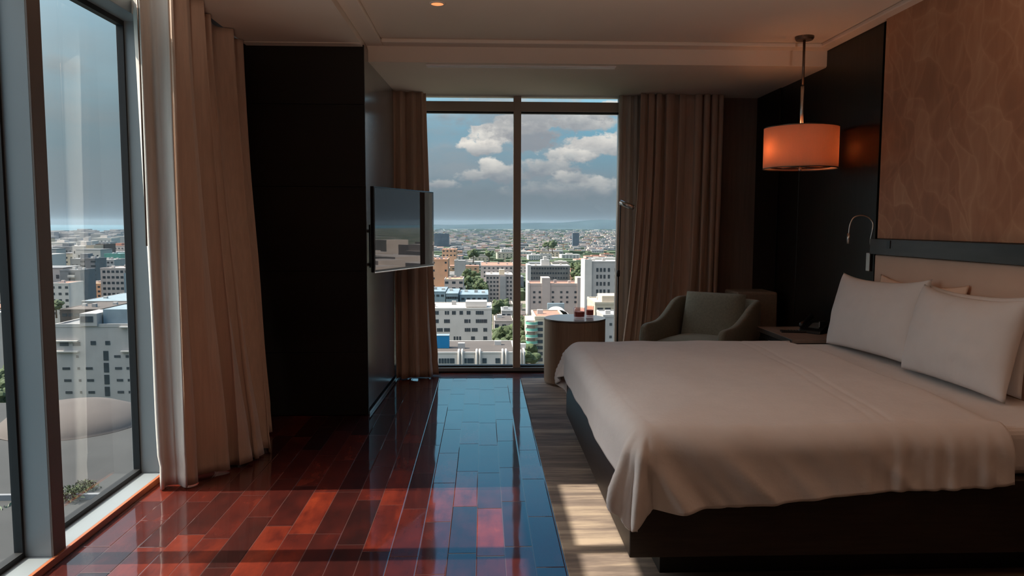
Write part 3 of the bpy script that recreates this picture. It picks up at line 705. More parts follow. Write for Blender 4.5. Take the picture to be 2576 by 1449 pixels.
# ------------------------------------------------------------------ the city outside
GZ = -60.0
M['b_white'] = pbr('white city render', (.50, .455, .42), .9, nscale=.25, namp=.06)
M['b_grey'] = pbr('pale grey city render', (.35, .325, .31), .9, nscale=.25, namp=.08)
M['b_mid'] = pbr('mid grey concrete', (.17, .17, .175), .9, nscale=.25, namp=.1)
M['b_cream'] = pbr('cream city render', (.50, .41, .31), .9, nscale=.25, namp=.06)
M['b_pink'] = pbr('pinkish city render', (.41, .34, .31), .9, nscale=.25, namp=.06)
M['b_orange'] = pbr('orange city render', (.50, .28, .17), .9, nscale=.25, namp=.08)
M['b_terra'] = pbr('terracotta roof', (.32, .16, .11), .9, nscale=.8, namp=.15)
M['b_blue'] = pbr('bright blue painted tank', (.0, .16, .34), .6, nscale=.5, namp=.05)
M['b_slate'] = pbr('blue grey sheet roofing', (.20, .25, .28), .6, nscale=.3, namp=.15)
M['b_dark'] = pbr('dark blue grey tower cladding', (.07, .09, .115), .5, nscale=.1, namp=.2)
M['b_green'] = pbr('green balcony glazing', (.13, .34, .27), .35, nscale=.5, namp=.1)
M['b_tan'] = pbr('tan domed roofing', (.085, .068, .06), .9, nscale=.15, namp=.12)
M['asphalt'] = pbr('dark asphalt terrace', (.032, .031, .03), .9, nscale=.08, namp=.25)
M['b_win'] = pbr('dark city window glass', (.035, .045, .055), .25, nscale=.5, namp=.3)
M['leafgreen'] = pbr('dark city tree leaves', (.055, .075, .030), .9, nscale=.6, namp=.45, detail=6)
M['leafpale'] = pbr('pale garden leaves', (.16, .19, .12), .8, nscale=3, namp=.5, detail=6)
M['bark'] = pbr('tree bark', (.10, .07, .05), .9, nscale=4, namp=.2)
# ground of the city, with patchwork of streets, roofs and green, ending at the sea on the west side
m, n, b = mat('distant city ground'); M['cityground'] = m
pos = n.add('ShaderNodeTexCoord').outputs['Object']
vo = n.add('ShaderNodeTexVoronoi', voronoi_dimensions='2D'); n.put(vo.inputs['Vector'], pos); vo.inputs['Scale'].default_value = .045
vv = n.sep(vo.outputs['Color'])[0]
patch = n.ramp(vv, [(0, (.05, .07, .03)), (.35, (.09, .10, .06)), (.45, (.20, .18, .16)), (.7, (.27, .22, .19)), (1, (.42, .38, .35))], 'CONSTANT')
g_ = n.noise(n.mapv(pos, (.004, .004, 1)), 1, 4)
n.l.new(n.mix(n.ramp(g_, [(.42, 0.), (.56, .85)]), patch, (.045, .062, .032)), b.inputs['Base Color']); b.inputs['Roughness'].default_value = .95
mb = MB(); mb.v = [(-1900, 20, GZ), (3500, 20, GZ), (12000, 12500, GZ), (-500, 12500, GZ), (-560, 2700, GZ), (-1900, 2450, GZ)]
mb.f = [(0, 1, 2, 3, 4, 5)]
tag(mb.build('city_ground', M['cityground']), kind='structure')
m, n, b = mat('hazy sea water'); M['sea'] = m
b.inputs['Roughness'].default_value = .35
n.l.new(n.ramp(n.noise(n.add('ShaderNodeTexCoord').outputs['Object'], .002, 3), [(.3, (.03, .09, .12)), (.7, (.04, .11, .14))]), b.inputs['Base Color'])
mb = MB(); mb.v = [(-30000, -6000, GZ-.6), (30000, -6000, GZ-.6), (30000, 30000, GZ-.6), (-30000, 30000, GZ-.6)]; mb.f = [(0, 1, 2, 3)]
tag(mb.build('sea', M['sea']), kind='structure')
# low hills on the horizon behind the far window
M['hill'] = pbr('hazy green hills', (.028, .042, .045), 1.0, nscale=.002, namp=.3, spec=0)
mb = MB()
mb.grid(lambda s_, t_: (-900+9500*s_, 9800+1800*t_, GZ+math.sin(PI*t_)*(60+35*noise.noise(Vector((s_*5, 1, 2)))+70*max(0, min(1, (s_-.05)/.3))+30*noise.noise(Vector((s_*17, 4, 2))))), 90, 6)
tag(mb.build('hills', M['hill'], smooth=True), kind='structure')

WIN = {}
def window_mesh(w, h):
    k = (round(w, 2), round(h, 2))
    if k not in WIN:
        mb = MB().box(-w/2, w/2, -.06, .25, -h/2, h/2); o = mb.build('window', M['b_win']); WIN[k] = o.data; bpy.data.objects.remove(o)
    return WIN[k]
def facade(parent, x0, z0, xs, zs, w, h, y=-.02):
    """windows as single parts at grid positions on the side that looks at the hotel"""
    for z in zs:
        for x in xs:
            o = bpy.data.objects.new('window', window_mesh(w, h)); COL.objects.link(o); o.parent = parent; o.location = (x0+x, y, z0+z)
def building(name, label, u0, u1, vt, y, depth, m_, cat='building', roof=None, parapet=.8, rows=0, cols=0, w=1.3, h=1.3, side=None, group=None, step=3.0, margin=.12, skew=0, first=2.2):
    """block whose near face spans photo columns u0..u1 at distance y, roof edge at row vt"""
    a, b_ = at(u0, vt, y), at(u1, vt, y); zt = a.z; W_ = b_.x-a.x
    bl = thing(name, label, cat, (a.x, y, GZ), skew, group); H = zt-GZ
    mb = MB().box(0, W_, 0, depth, 0, H-parapet*.6); mb.build('walls', m_, bl)
    p_ = parapet
    if p_:
        mb = MB(); t_ = .35
        mb.box(-.1, W_+.1, -.1, t_, H-p_, H); mb.box(-.1, W_+.1, depth-t_, depth+.1, H-p_, H); mb.box(-.1, t_, t_, depth-t_, H-p_, H); mb.box(W_-t_, W_+.1, t_, depth-t_, H-p_, H)
        mb.build('parapet', m_, bl)
    mb = MB().box(.3, W_-.3, .3, depth-.3, H-p_*.6, H-p_*.6+.12); mb.build('roof', roof or m_, bl)
    for q_ in range(3 if W_ > 9 else 1):
        rx_, ry_ = W_*(.15+.3*q_+.1*((len(label)*7+q_*13) % 5)/5), depth*(.3+.4*((len(label)+q_*3) % 4)/4)
        MB().box(rx_, rx_+1.6, ry_, ry_+1.4, H-p_*.6+.1, H+.9+.3*(q_ % 2)).build('roof_unit', M['b_grey'] if q_ % 2 else M['b_white'], bl)
    if rows and cols:
        xs = [W_*(margin+(1-2*margin)*i/(max(cols-1, 1))) for i in range(cols)]
        facade(bl, 0, H, xs, [-(first+i*step) for i in range(rows)], w, h)
    return bl, W_, H
def part(bl, name, m_, *boxes):
    mb = MB()
    for q in boxes: mb.box(*q)
    return mb.build(name, m_, bl)
# --- seen through the far window
b_, w_, H = building('office_building', 'long low white building with grouped dark windows, nearest block left of the mullion', 1040, 1237, 775, 262, 20, M['b_white'], roof=M['b_white'], parapet=.6)
k = w_/197.
for v_, spans in ((787, [(1086, 1091, 1096, 1101), (1121, 1127), (1139, 1144), (1158, 1162), (1176, 1181), (1199, 1204, 1209, 1214)]), (808, [(1087, 1092, 1097, 1101), (1119, 1124, 1129), (1170, 1175, 1181), (1199, 1204, 1209, 1214, 1219, 1223)]),
                  (830, [(1101, 1106, 1111), (1119, 1124, 1129), (1171, 1176, 1181), (1189, 1194, 1199), (1218, 1223)]), (851, [(1187, 1192), (1218, 1223), (1143, 1150, 1157)])):
    for sp in spans: facade(b_, 0, at(1100, v_, 262).z-GZ, [(u-1040)*k for u in sp], [0], .62, 1.25)
part(b_, 'roof_hut', M['b_white'], (18.0, 25.5, 3, 10, H, H+1.9))
b_, w_, H = building('workshop_building', 'flat roofed white building along the bottom of the far window', 1030, 1296, 886, 170, 17, M['b_white'], roof=M['b_tan'], parapet=.35)
k = w_/266.
for sp in ((1106, 1113, 1120, 1127, 1134, 1140), (1171, 1178, 1184, 1189), (1216, 1221), (1249, 1255)):
    facade(b_, 0, at(1100, 908, 170).z-GZ, [(u-1030)*k for u in sp], [0], .5, 1.15)
for u in (1154, 1162.5, 1199, 1207, 1264.5, 1273): 
    x = (u-1030)*k
    MB().tube([(x, -.35, H-7), (x, -.35, H-.1), (x, -.2, H+.25), (x, .3, H+.42), (x, 1.4, H+.3)], .26, 10).build('vent_pipe', M['b_white'], b_, smooth=True)
b2_, w2, H2 = building('workshop_building', 'narrow white building end with two pipes just right of the mullion', 1306, 1321, 886, 170, 12, M['b_white'], roof=M['b_tan'], parapet=.35)
for x in (.35, 1.0): MB().tube([(x, -.35, H2-7), (x, -.35, H2-.1), (x, -.2, H2+.25), (x, .3, H2+.4)], .2, 8).build('vent_pipe', M['b_white'], b2_, smooth=True)
p = at(1113, 870, 175.5)
bb = thing('water_tank', 'bright blue box tank on the flat roof at the lower left of the far window', 'tank', (p.x, 175.5, at(1100, 886, 170).z))
MB().box(-1.55, 1.55, 0, 2.5, 0, 2.9).build('tank_body', M['b_blue'], bb); MB().box(-1.6, 1.6, -.05, 2.55, 2.9, 3.0).build('lid', M['b_slate'], bb)
b_, w_, H = building('apartment_building', 'grey apartment block with many small windows directly left of the mullion', 1222, 1290, 691, 520, 30, M['b_pink'], roof=M['b_white'], rows=7, cols=8, w=1.3, h=1.2, step=2.8, margin=.07)
part(b_, 'corner_bay', M['b_grey'], (w_*.52, w_*.74, -.9, 0, 0, H-1)); part(b_, 'roof_hut', M['b_cream'], (w_*.5, w_*.7, 6, 12, H-.5, H+3.2))
building('apartment_building', 'long pink grey block behind the one left of the mullion', 1209, 1296, 668, 640, 60, M['b_pink'], roof=M['b_terra'], rows=3, cols=7, w=1.6, h=1.3, step=3.4)
building('apartment_building', 'large orange block at the left edge beside the television', 1086, 1126, 652, 480, 26, M['b_orange'], roof=M['b_terra'], rows=4, cols=2, w=1.2, h=1.2, step=5)
building('apartment_building', 'orange flat topped block behind the large orange block', 1112, 1148, 627, 900, 40, M['b_orange'], roof=M['b_terra'], rows=2, cols=4, w=2, h=1.6, step=5)
building('house', 'small pink house with orange roof below the orange block', 1118, 1165, 702, 462, 24, M['b_pink'], 'house', roof=M['b_orange'], rows=3, cols=3, w=2.1, h=1.4, step=3.6)
building('apartment_building', 'slim blank grey tower between the orange block and the trees', 1143, 1170, 655, 600, 16, M['b_grey'], rows=0)
b_, w_, H = building('hotel_block', 'broad white stepped block right of the mullion with many window rows', 1329, 1434, 668, 560, 24, M['b_grey'], 'building', roof=M['b_white'], rows=5, cols=14, w=1.3, h=1.3, step=3.5, margin=.08)
part(b_, 'sunlit_tone_wall', M['b_white'], (-.6, 2.0, -.3, 24, 0, H+.4)); part(b_, 'roof_hut', M['b_white'], (w_*.32, w_*.52, 4, 14, H-.4, H+4)); part(b_, 'lift_tower', M['b_white'], (w_*.38, w_*.46, 5, 10, H+4, H+6.5))  # left end in whiter render: its sunlit tone is put into the colour
b_, w_, H = building('apartment_building', 'pink white block with square towers and orange roof garden, middle right', 1331, 1469, 713, 430, 22, M['b_pink'], roof=M['b_terra'], parapet=1.4)
k = w_/138.
for v_ in (735, 748, 760): facade(b_, 0, at(1400, v_, 430).z-GZ, [(u-1331)*k for u in (1344, 1358, 1391, 1412, 1427, 1448)], [0], 1.3, 1.2)
part(b_, 'tower', M['b_pink'], ((1363-1331)*k, (1384-1331)*k, -.5, 12, 0, H+3.2), ((1452-1331)*k, w_, -.5, 12, 0, H+3.3)); part(b_, 'sunlit_tone_wall', M['b_white'], (-.8, .3, -.4, 20, 0, H+.5))  # left end wall coloured whiter to stand for the sunlit side
b_, w_, H = building('apartment_building', 'tall grey apartment tower with bright white sunlit edge at the right of the far window', 1478, 1575, 657, 380, 20, M['b_grey'], roof=M['b_white'], parapet=.6)
k = w_/97.
for v_ in (679, 696, 714, 733): facade(b_, 0, at(1500, v_, 380).z-GZ, [(u-1478)*k for u in (1503, 1512, 1521, 1532, 1549, 1562)], [0], 1.1, 1.9)
part(b_, 'sunlit_tone_wall', M['b_white'], (-1.4, 2.2, -.6, 1.0, 0, H+.9), (-.8, .6, 2, 20, 0, H+.5))  # sunlit left edge of the tower painted in as whiter render
b_, w_, H = building('house', 'bright cream house with terraces under the tall right tower', 1497, 1580, 760, 290, 22, M['b_cream'], 'house', roof=M['b_white'], parapet=1.0)
part(b_, 'upper_storey', M['b_cream'], (3, 12, 2, 14, H-1, H+2.2)); facade(b_, 0, H, [2, 5, 9], [-3], 2.2, 1.6)
building('apartment_building', 'plain grey wall with two small square windows behind the round table', 1518, 1580, 792, 235, 14, M['b_grey'], rows=3, cols=2, w=.8, h=.8, step=4, margin=.3, first=3)
# balcony block
b_, w_, H = building('apartment_building', 'cream apartment block with curved green balconies right of the mullion', 1346, 1420, 796, 205, 16, M['b_cream'], roof=M['b_terra'], parapet=.7)
facade(b_, 0, H, [1.4, 5.6], [-(1.9+1.68*i) for i in range(9)], 1.5, .95)
for i in range(8):
    z = H-2.2-1.75*i
    mb = MB(); mb.lathe([(.1, 0), (1.75, 0), (1.75, .12), (.1, .12)], 28, (-.9, -.1, z)); mb.build('balcony', M['b_white'], b_)
    mb = MB(); mb.lathe([(1.60, .12), (1.68, .12), (1.68, .80), (1.60, .80)], 28, (-.9, -.1, z)); mb.build('balcony_railing', M['b_green'], b_)
part(b_, 'side_wing', M['b_pink'], (-2.2, 0, .6, 12, 0, H-1.2))
p = at(1407, 795, 300)
dm = thing('storage_shed', 'white barrel roofed shed with blue ridge behind the green balcony block', 'shed', (p.x, 300, GZ))
Hs = p.z-GZ
MB().box(-4.5, 4.5, 0, 14, 0, Hs).build('walls', M['b_grey'], dm)
MB().grid(lambda s_, t_: (-3.6*math.cos(PI*s_), 14*t_, Hs+2.4*math.sin(PI*s_)), 16, 2).build('barrel_roof', M['b_white'], dm, smooth=True)
MB().box(-3.5, 3.5, 14.2, 16, Hs, Hs+3.6).build('blue_ridge', M['b_slate'], dm)
for (u0, u1, vt, y, lab) in ((1060, 1120, 733, 352, 'blue grey metal shed roof behind the long white building, far left'), (1122, 1152, 738, 338, 'low white topped shed in the middle behind the long white building'), (1156, 1228, 741, 345, 'dark blue roofed shed behind the right half of the long white building')):
    building('shed', lab, u0, u1, vt, y, 26, M['b_slate'], 'shed', roof=M['b_slate'], parapet=.3, rows=1, cols=5, w=1.4, h=1.0, first=2.0)
for (u0, u1, vt, y, mm, rr, lab) in ((1244, 1292, 806, 232, 'b_pink', 'b_tan', 'small pink house with tan roof tucked left of the mullion, nearest of three'), (1262, 1298, 781, 262, 'b_grey', 'b_mid', 'small grey roofed house left of the mullion, middle of three'), (1240, 1290, 765, 300, 'b_cream', 'b_tan', 'small cream house left of the mullion, farthest of three')):
    building('house', lab, u0, u1, vt, y, 12, M[mm], 'house', roof=M[rr], parapet=.4, rows=1, cols=3, w=1.2, h=1.1, first=1.8)
building('tower_building', 'dark blue grey tower on the skyline at the far left of the far window', 1092, 1129, 588, 1800, 30, M['b_dark'], roof=M['b_dark'], rows=0)
building('tower_building', 'lone dark tower on the skyline right of the mullion', 1441, 1457, 586, 1800, 16, M['b_dark'], roof=M['b_tan'], rows=0)
# --- seen through the left window
b_, w_, H = building('apartment_building', 'big pale apartment block with small windows filling the lower left window', 138, 352, 815, 190, 16, M['b_grey'], roof=M['b_mid'], parapet=.8)
def lu(u): return at(u, 815, 190).x-at(138, 815, 190).x
for v_, us in ((865, ((148, 170), (181, 200))), (863, ((226, 239), (263, 275), (322, 334))), (897, ((188, 194), (284, 300), (313, 324))), (927, ((152, 171), (190, 196), (211, 228), (285, 302), (314, 325))),
               (957, ((155, 173), (192, 198), (213, 230), (288, 304), (316, 327))), (987, ((157, 174), (194, 199), (215, 231), (289, 305), (317, 328)))):
    for u0, u1 in us: facade(b_, 0, at(200, v_, 190).z-GZ, [(lu(u0)+lu(u1))/2], [0], lu(u1)-lu(u0), .62 if v_ > 870 else 1.0)
for i in range(5): facade(b_, 0, at(200, 895+30*i, 190).z-GZ, [lu(263)], [0], 1.2, 2.4)
part(b_, 'penthouse', M['b_grey'], (lu(203), lu(246), -.4, 9, H-.5, H+2.6)); facade(b_, 0, H, [lu(221)], [1.2], 3.0, 1.5, y=-.42)
part(b_, 'balcony_slab', M['b_white'], (0, lu(196), -.8, 0, H-4.4, H-4.1), (0, lu(196), -.8, 0, H-7.0, H-6.7), (lu(303), lu(334), -.8, 0, H-.9, H-.6), (lu(303), lu(334), -.8, 0, H-7.0, H-6.7))
part(b_, 'roof_terrace', M['b_slate'], (lu(250), lu(340), 2, 14, H-.5, H+3.4))
b_, w_, H = building('tower_building', 'dark grey tower with white balconies in the left window', 150, 202, 679, 420, 16, M['b_mid'], roof=M['b_mid'], rows=0)
for i in range(9):
    MB().box(w_*.42, w_*.75, -1.2, 0, H-4.0-3.4*i, H-2.9-3.4*i).build('balcony', M['b_white'], b_)
    facade(b_, 0, H, [w_*.58], [-(2.2+3.4*i)], w_*.3, 1.5)
building('apartment_building', 'pale narrow block with a red roof at the left edge of the left window', 128, 172, 712, 380, 14, M['b_white'], roof=M['b_terra'], rows=5, cols=3, w=1.4, h=1.2, step=3.2)
building('apartment_building', 'grey block with rounded balcony column in the middle of the left window', 203, 238, 650, 520, 16, M['b_mid'], rows=7, cols=2, w=3, h=1.2, step=3.0)
building('apartment_building', 'white grey block right of centre in the left window skyline', 238, 287, 653, 570, 20, M['b_grey'], rows=6, cols=5, w=1.6, h=1.4, step=3.2)
b_, w_, H = building('apartment_building', 'wide light grey block with blue panel near the right jamb of the left window', 252, 326, 674, 450, 22, M['b_pink'], rows=6, cols=6, w=1.6, h=1.4, step=3.3)
part(b_, 'blue_panel', M['b_slate'], (w_*.8, w_*1.0, -.3, .2, 5, H-3))
building('house', 'small orange apartment house low in the left window', 214, 253, 713, 480, 16, M['b_orange'], 'house', roof=M['b_orange'], rows=3, cols=4, w=1.5, h=1.2, step=2.8)
building('tower_building', 'beige tower standing above the skyline in the left window', 236, 263, 614, 820, 24, M['b_tan'], roof=M['b_tan'], rows=0)
building('tower_building', 'lighter beige tower directly beside the beige tower on the left skyline', 216, 236, 617, 800, 20, M['b_cream'], roof=M['b_tan'], rows=0)
building('apartment_building', 'block with green glass top on the skyline near the right jamb', 262, 303, 638, 700, 24, M['b_green'], roof=M['b_slate'], rows=0)
b_, w_, H = building('apartment_building', 'white block with stacked dark balconies at the very left edge of the photo', -40, 23, 786, 250, 18, M['b_grey'], rows=0)
for i in range(7):
    facade(b_, 0, H, [w_*.92], [-(1.8+2.7*i)], 2.6, 1.2)
    MB().box(w_*.75, w_*1.02, -.9, 0, H-3.3-2.7*i, H-2.8-2.7*i).build('balcony', M['b_white'], b_)
building('house', 'low tan roofed house behind the pale apartment block, left window', 150, 250, 778, 300, 30, M['b_tan'], 'house', roof=M['b_tan'], parapet=.4, rows=1, cols=6, w=1.8, h=1.2)
building('warehouse', 'long pale warehouse roof behind the pale apartment block, right half', 205, 330, 757, 345, 40, M['b_grey'], 'warehouse', roof=M['b_slate'], parapet=.4, rows=1, cols=6, w=2.6, h=1.4)
# round domed hall and terrace below the left window
p = at(185, 1045, 112)
TZ = at(150, 1085, 100).z-2; dh = thing('domed_hall', 'round hall with a wide shallow tan dome below the left window', 'building', (p.x, 112, TZ))
Hd = at(150, 1068, 112).z-TZ
MB().lathe([(.01, Hd+3.4), (3, Hd+3.3), (6, Hd+2.7), (8.5, Hd+1.7), (9.8, Hd+.6), (10.1, Hd), (10.4, Hd), (10.4, Hd-.6), (.01, Hd-.6)], 72, close=False).build('dome_roof', M['b_tan'], dh, smooth=True)
MB().lathe([(.01, 0), (10.1, 0), (10.1, Hd-.6), (.01, Hd-.6)], 72).build('drum_wall', M['b_mid'], dh)
tr = thing('terrace_block', 'flat grey podium terrace around the domed hall below the left window', 'terrace', (-75, 50, GZ))
MB().box(-45, 52, 0, 75, 0, at(150, 1085, 100).z-GZ-2).build('deck', M['asphalt'], tr)
MB().box(-45, 52, 30, 30.5, at(150, 1085, 100).z-GZ-2, at(150, 1085, 100).z-GZ-1.4).build('low_wall', M['b_mid'], tr)
TZ = at(150, 1085, 100).z-2

# trees
def tree_mesh(seed, r, lumps=26, small=0):
    rnd = random.Random(seed); bm = bmesh.new()
    for i in range(lumps):
        a = rnd.uniform(0, 2*PI); q = rnd.uniform(0, .72)*r; z = rnd.uniform(-.35, .5)*r*(1-.4*q/r)
        rr = r*rnd.uniform(.2, .42)
        m_ = Matrix.Translation((q*math.cos(a), q*math.sin(a), z)) @ Matrix.Rotation(rnd.uniform(0, 3), 4, 'X') @ Matrix.Diagonal((rr, rr, rr*rnd.uniform(.6, .95), 1))
        g = bmesh.ops.create_icosphere(bm, subdivisions=2, radius=1, matrix=m_)
        for v in g['verts']: v.co += v.normal*0 + Vector((rnd.uniform(-1, 1), rnd.uniform(-1, 1), rnd.uniform(-1, 1)))*rr*.14
    me = bpy.data.meshes.new('crown'); bm.to_mesh(me); bm.free(); return me
def tree(label, loc, r, h, m_='leafgreen', seed=1, group=None, name='tree'):
    tr_ = thing(name, label, 'tree', loc, 0, group)
    me = tree_mesh(seed, r); me.materials.append(M[m_]); o = bpy.data.objects.new('crown', me); COL.objects.link(o); o.parent = tr_; o.location = (0, 0, h)
    MB().tube([(0, 0, 0), (.1*r, 0, h*.5), (0, 0, h)], [r*.09, r*.07, r*.04], 8).build('trunk', M['bark'], tr_, smooth=True)
    return tr_
proto = None; k = 0
CL = {0: 'dark green tree in the clump beside the blank grey tower', 8: 'dark green tree on the slope just left of the mullion', 13: 'dark green tree between the mullion and the green balconies', 18: 'dark green tree beside the tall grey tower with white edge', 22: 'small tree behind the long white building', 24: 'small far tree on the plain behind the blocks'}
def clump(i): return CL[max(q for q in CL if q <= i)]
specs = [(u, v, y) for u, v, y in ((1176, 706, 520), (1186, 716, 505), (1197, 700, 530), (1205, 712, 512), (1212, 722, 490), (1192, 728, 480), (1200, 735, 470), (1180, 692, 560),
         (1262, 840, 222), (1272, 848, 218), (1283, 838, 226), (1268, 858, 212), (1288, 852, 216), (1313, 800, 235), (1316, 830, 222), (1312, 850, 215), (1318, 870, 205), (1328, 890, 196),
         (1450, 665, 640), (1462, 672, 620), (1446, 690, 560), (1460, 694, 555), (1255, 775, 290), (1262, 768, 300), (1190, 640, 900), (1230, 636, 920), (1380, 612, 1300), (1390, 616, 1250))]
for u, v, y in specs:
    p = at(u, v, y); r = 2.6+y/190.
    base = (p.x, y, GZ)
    if proto is None:
        proto = tree(clump(0), (p.x, y, p.z-8), r, 8, seed=3, group=clump(0)+', clump'); proto['r0'] = r
    else:
        k += 1; s_ = r/proto['r0']; nt_ = dup(proto, (p.x, y, p.z-8*s_), k*1.3, (s_*(.8+.4*random.random()), s_, s_*(.8+.4*random.random()))); nt_['label'] = clump(k); nt_['group'] = clump(k)+', clump'
lt = None
for u, v, y in ((136, 735, 400), (152, 745, 395), (140, 760, 370), (8, 935, 190), (16, 960, 178), (-4, 985, 165), (20, 925, 205), (10, 720, 500)):
    p = at(u, v, y); r = 2.6+y/170.
    if lt is None: lt = tree('dark tree between the blocks seen through the left window', (p.x, y, p.z-8), r, 8, seed=9, group='city trees seen through the left window'); lt['r0'] = r
    else:
        k += 1; s_ = r/lt['r0']; dup(lt, (p.x, y, p.z-8*s_), k*1.7, (s_, s_, s_*.8))
def bush_mesh(seed, r, nl=420):
    rnd = random.Random(seed); mb = MB()
    for i in range(nl):
        a = rnd.uniform(0, 2*PI); e = rnd.uniform(-.2, 1.4); q = r*rnd.uniform(.5, 1)
        c = Vector((q*math.cos(a)*math.cos(e), q*math.sin(a)*math.cos(e), q*.8*math.sin(e)))
        d = Vector((rnd.uniform(-1, 1), rnd.uniform(-1, 1), rnd.uniform(-.3, 1))).normalized(); w = d.orthogonal().normalized()
        L_ = r*rnd.uniform(.16, .3); k_ = len(mb.v)
        mb.v += [tuple(c), tuple(c+d*L_*.5+w*L_*.17), tuple(c+d*L_), tuple(c+d*L_*.5-w*L_*.17)]; mb.f.append((k_, k_+1, k_+2, k_+3))
    return mb
for (u, v, y, r, lab, sd_) in ((30, 1300, 78, 2.6, 'large pale leafy shrub outside at the bottom left corner', 1), (45, 1345, 74, 2.0, 'lower pale shrub below the large one at the bottom left', 2), (2, 1375, 72, 2.2, 'pale shrub at the very bottom left edge', 3),
                          (182, 1238, 80, 1.5, 'spiky green shrub at the foot of the left window view', 4), (215, 1222, 83, 1.4, 'rounded dark shrub right of the spiky shrub', 5)):
    p = at(u, v, y); s_ = thing('shrub', lab, 'shrub', (p.x, y, p.z-r*.4))
    bush_mesh(sd_, r).build('leaves', M['leafpale'] if sd_ < 4 else M['leafgreen'], s_)
    MB().tube([(0, 0, -(p.z-r*.4-GZ)*0-2.), (0, 0, r*.3)], [.12, .06], 6).build('stem', M['bark'], s_)

# mid-distance buildings, one by one
rnd = random.Random(5)
kinds = [('b_white', 'b_white', 'plain white block with flat roof in the middle distance of the city'), ('b_grey', 'b_mid', 'pale grey block with grey roof in the middle distance of the city'),
         ('b_pink', 'b_terra', 'pinkish house with terracotta roof in the middle distance of the city'), ('b_cream', 'b_tan', 'cream house with tan roof in the middle distance of the city'),
         ('b_mid', 'b_mid', 'dark concrete block in the middle distance of the city'), ('b_orange', 'b_terra', 'orange walled house in the middle distance of the city')]
protos = []
for i, (wm, rm, lab) in enumerate(kinds):
    t_ = thing('apartment_building' if i in (0, 1, 4) else 'house', lab, 'building' if i in (0, 1, 4) else 'house', (0, 0, 0), 0, lab.split(' in the')[0]+'s in the mid distance')
    MB().box(-.5, .5, -.5, .5, 0, 1).build('walls', M[wm], t_)
    mb = MB(); mb.box(-.505, .505, -.505, .505, .985, 1.01)
    if i % 2 == 0: mb.box(-.2, .15, -.2, .2, 1.01, 1.14)
    mb.build('roof', M[rm], t_)
    mb = MB()
    for z in range(4):
        for x in range(5): mb.box(-.42+x*.19, -.35+x*.19, -.506, -.49, .18+z*.2, .26+z*.2)
    o_ = mb.build('window_rows', M['b_win'], t_)
    protos.append((t_, [True], lab))
spots = []
def place(u, y, hmin, hmax, wmin, wmax, wts=(4, 3, 4, 2, 1, 1), yawr=.5):
    i = rnd.choices(range(6), wts)[0]; root, fresh, lab = protos[i]
    x = (u-1216)/1903*y; w_ = rnd.uniform(wmin, wmax); d_ = rnd.uniform(wmin, wmax); h_ = rnd.uniform(hmin, hmax)
    for (a, b2, ww) in spots:
        if abs(a-x) < (ww+w_)*.55 and abs(b2-y) < (ww+d_)*.55: return
    spots.append((x, y, max(w_, d_)))
    if fresh[0]: root.location = (x, y, GZ); root.rotation_euler = (0, 0, rnd.uniform(-yawr, yawr)*.3); root.scale = (w_, d_, h_); fresh[0] = False
    else: root = dup(root, (x, y, GZ), rnd.uniform(-yawr, yawr)*.3, (w_, d_, h_))
    what = lab.split(' in the')[0]
    zone = ('in the left window' if u < 400 else 'in the far window, left pane' if u < 1290 else 'in the far window, right pane' if u < 1600 else 'off to the right')
    far = 'among the near rows' if y < 650 else 'in the middle rows' if y < 1000 else 'in the far rows'
    root['label'] = what+' '+far+' '+zone; root['group'] = what+'s '+far+' '+zone
for i in range(190): place(rnd.uniform(1060, 1580), rnd.uniform(25, 36)**2*1.0 if i % 2 else rnd.uniform(640, 1500), 6, 17, 14, 34)
for i in range(26): place(rnd.uniform(1075, 1560), rnd.uniform(330, 640), 7, 13, 12, 24)
for i in range(60): place(rnd.uniform(-30, 340), rnd.uniform(520, 1250), 14, 38, 16, 30, (5, 5, 2, 2, 2, 1))
for i in range(50): place(rnd.uniform(-30, 340), rnd.uniform(1000, 1490), 12, 36, 18, 40, (5, 5, 1, 2, 1, 0))
for i in range(10): place(rnd.uniform(-20, 120), rnd.uniform(300, 520), 12, 30, 14, 24)
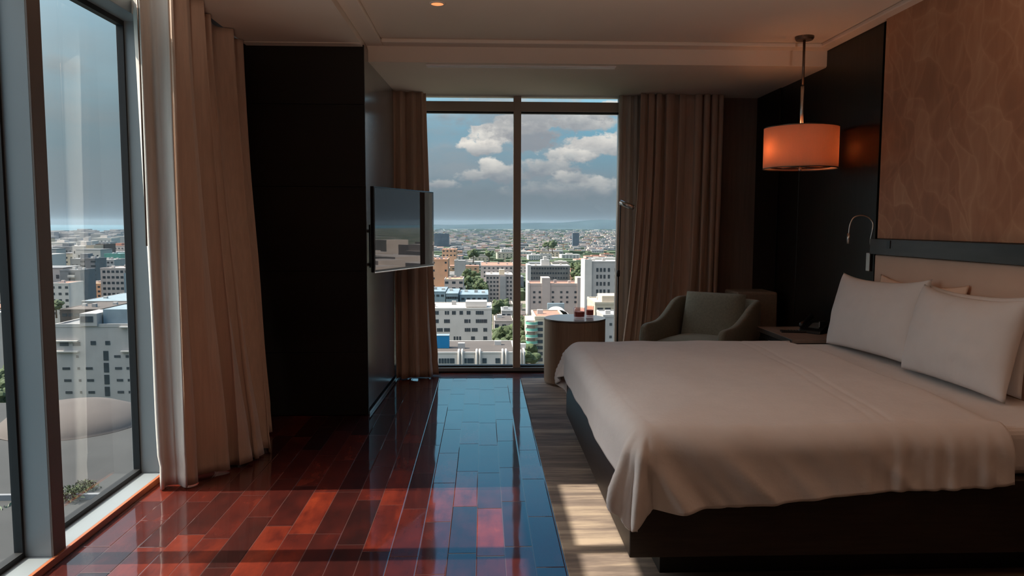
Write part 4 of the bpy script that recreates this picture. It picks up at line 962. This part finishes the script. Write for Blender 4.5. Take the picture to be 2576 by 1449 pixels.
# far low-rise carpet of roofs and trees: nobody could count it
def carpet(name, label, m_, cnt, seed, smin, smax, hmin, hmax, ymin, ymax, uu=(1050, 1600), cat='houses'):
    rr = random.Random(seed); mb = MB()
    for i in range(cnt):
        y = ymin*(ymax/ymin)**rr.random(); x = (rr.uniform(*uu)-1216)/1903*y; s_ = rr.uniform(smin, smax)*(y/ymin)**.35; e_ = rr.uniform(smin, smax)*(y/ymin)**.35; h_ = rr.uniform(hmin, hmax)*(y/ymin)**.12
        mb.box(x-s_/2, x+s_/2, y-e_/2, y+e_/2, GZ, GZ+h_)
    o = mb.build(name, m_); tag(o, label, cat, kind='stuff')
carpet('distant_houses', 'far off pale houses spread to the horizon beyond the far window', M['b_pink'], 900, 1, 8, 18, 4, 14, 1520, 6500)
carpet('distant_houses', 'far off terracotta and pink houses spread to the horizon beyond the far window', M['b_terra'], 700, 2, 9, 20, 4, 10, 1520, 5000)
carpet('distant_houses', 'far off grey houses spread to the horizon beyond the far window', M['b_mid'], 900, 3, 9, 20, 5, 13, 1520, 6500)
carpet('distant_houses', 'far off towers and blocks on the skyline through the left window', M['b_grey'], 420, 4, 14, 28, 12, 42, 1500, 2430, (-60, 345))
carpet('city_blocks', 'city blocks off to the right, seen only mirrored in the television', M['b_pink'], 150, 9, 11, 20, 16, 34, 80, 900, (1216+1903*.80, 1216+1903*1.35), 'buildings')
carpet('distant_trees', 'far off dark tree cover between the distant houses', M['leafgreen'], 1500, 6, 12, 34, 4, 9, 620, 8500, cat='trees')
# thin daytime haze lying over the far city
m = bpy.data.materials.new('city haze'); m.use_nodes = True; n = NT(m.node_tree); n.n.clear()
vs = n.add('ShaderNodeVolumeScatter'); vs.inputs['Color'].default_value = (.075, .112, .145, 1); vs.inputs['Density'].default_value = 1/4800.; vs.inputs['Anisotropy'].default_value = .2
o_ = n.add('ShaderNodeOutputMaterial'); n.l.new(vs.outputs[0], o_.inputs['Volume'])
hz_ = MB().box(-9000, 14000, 560, 13500, GZ-2, 60).build('city_haze', m); tag(hz_, 'thin blue grey haze over the distant city', 'haze', kind='stuff')
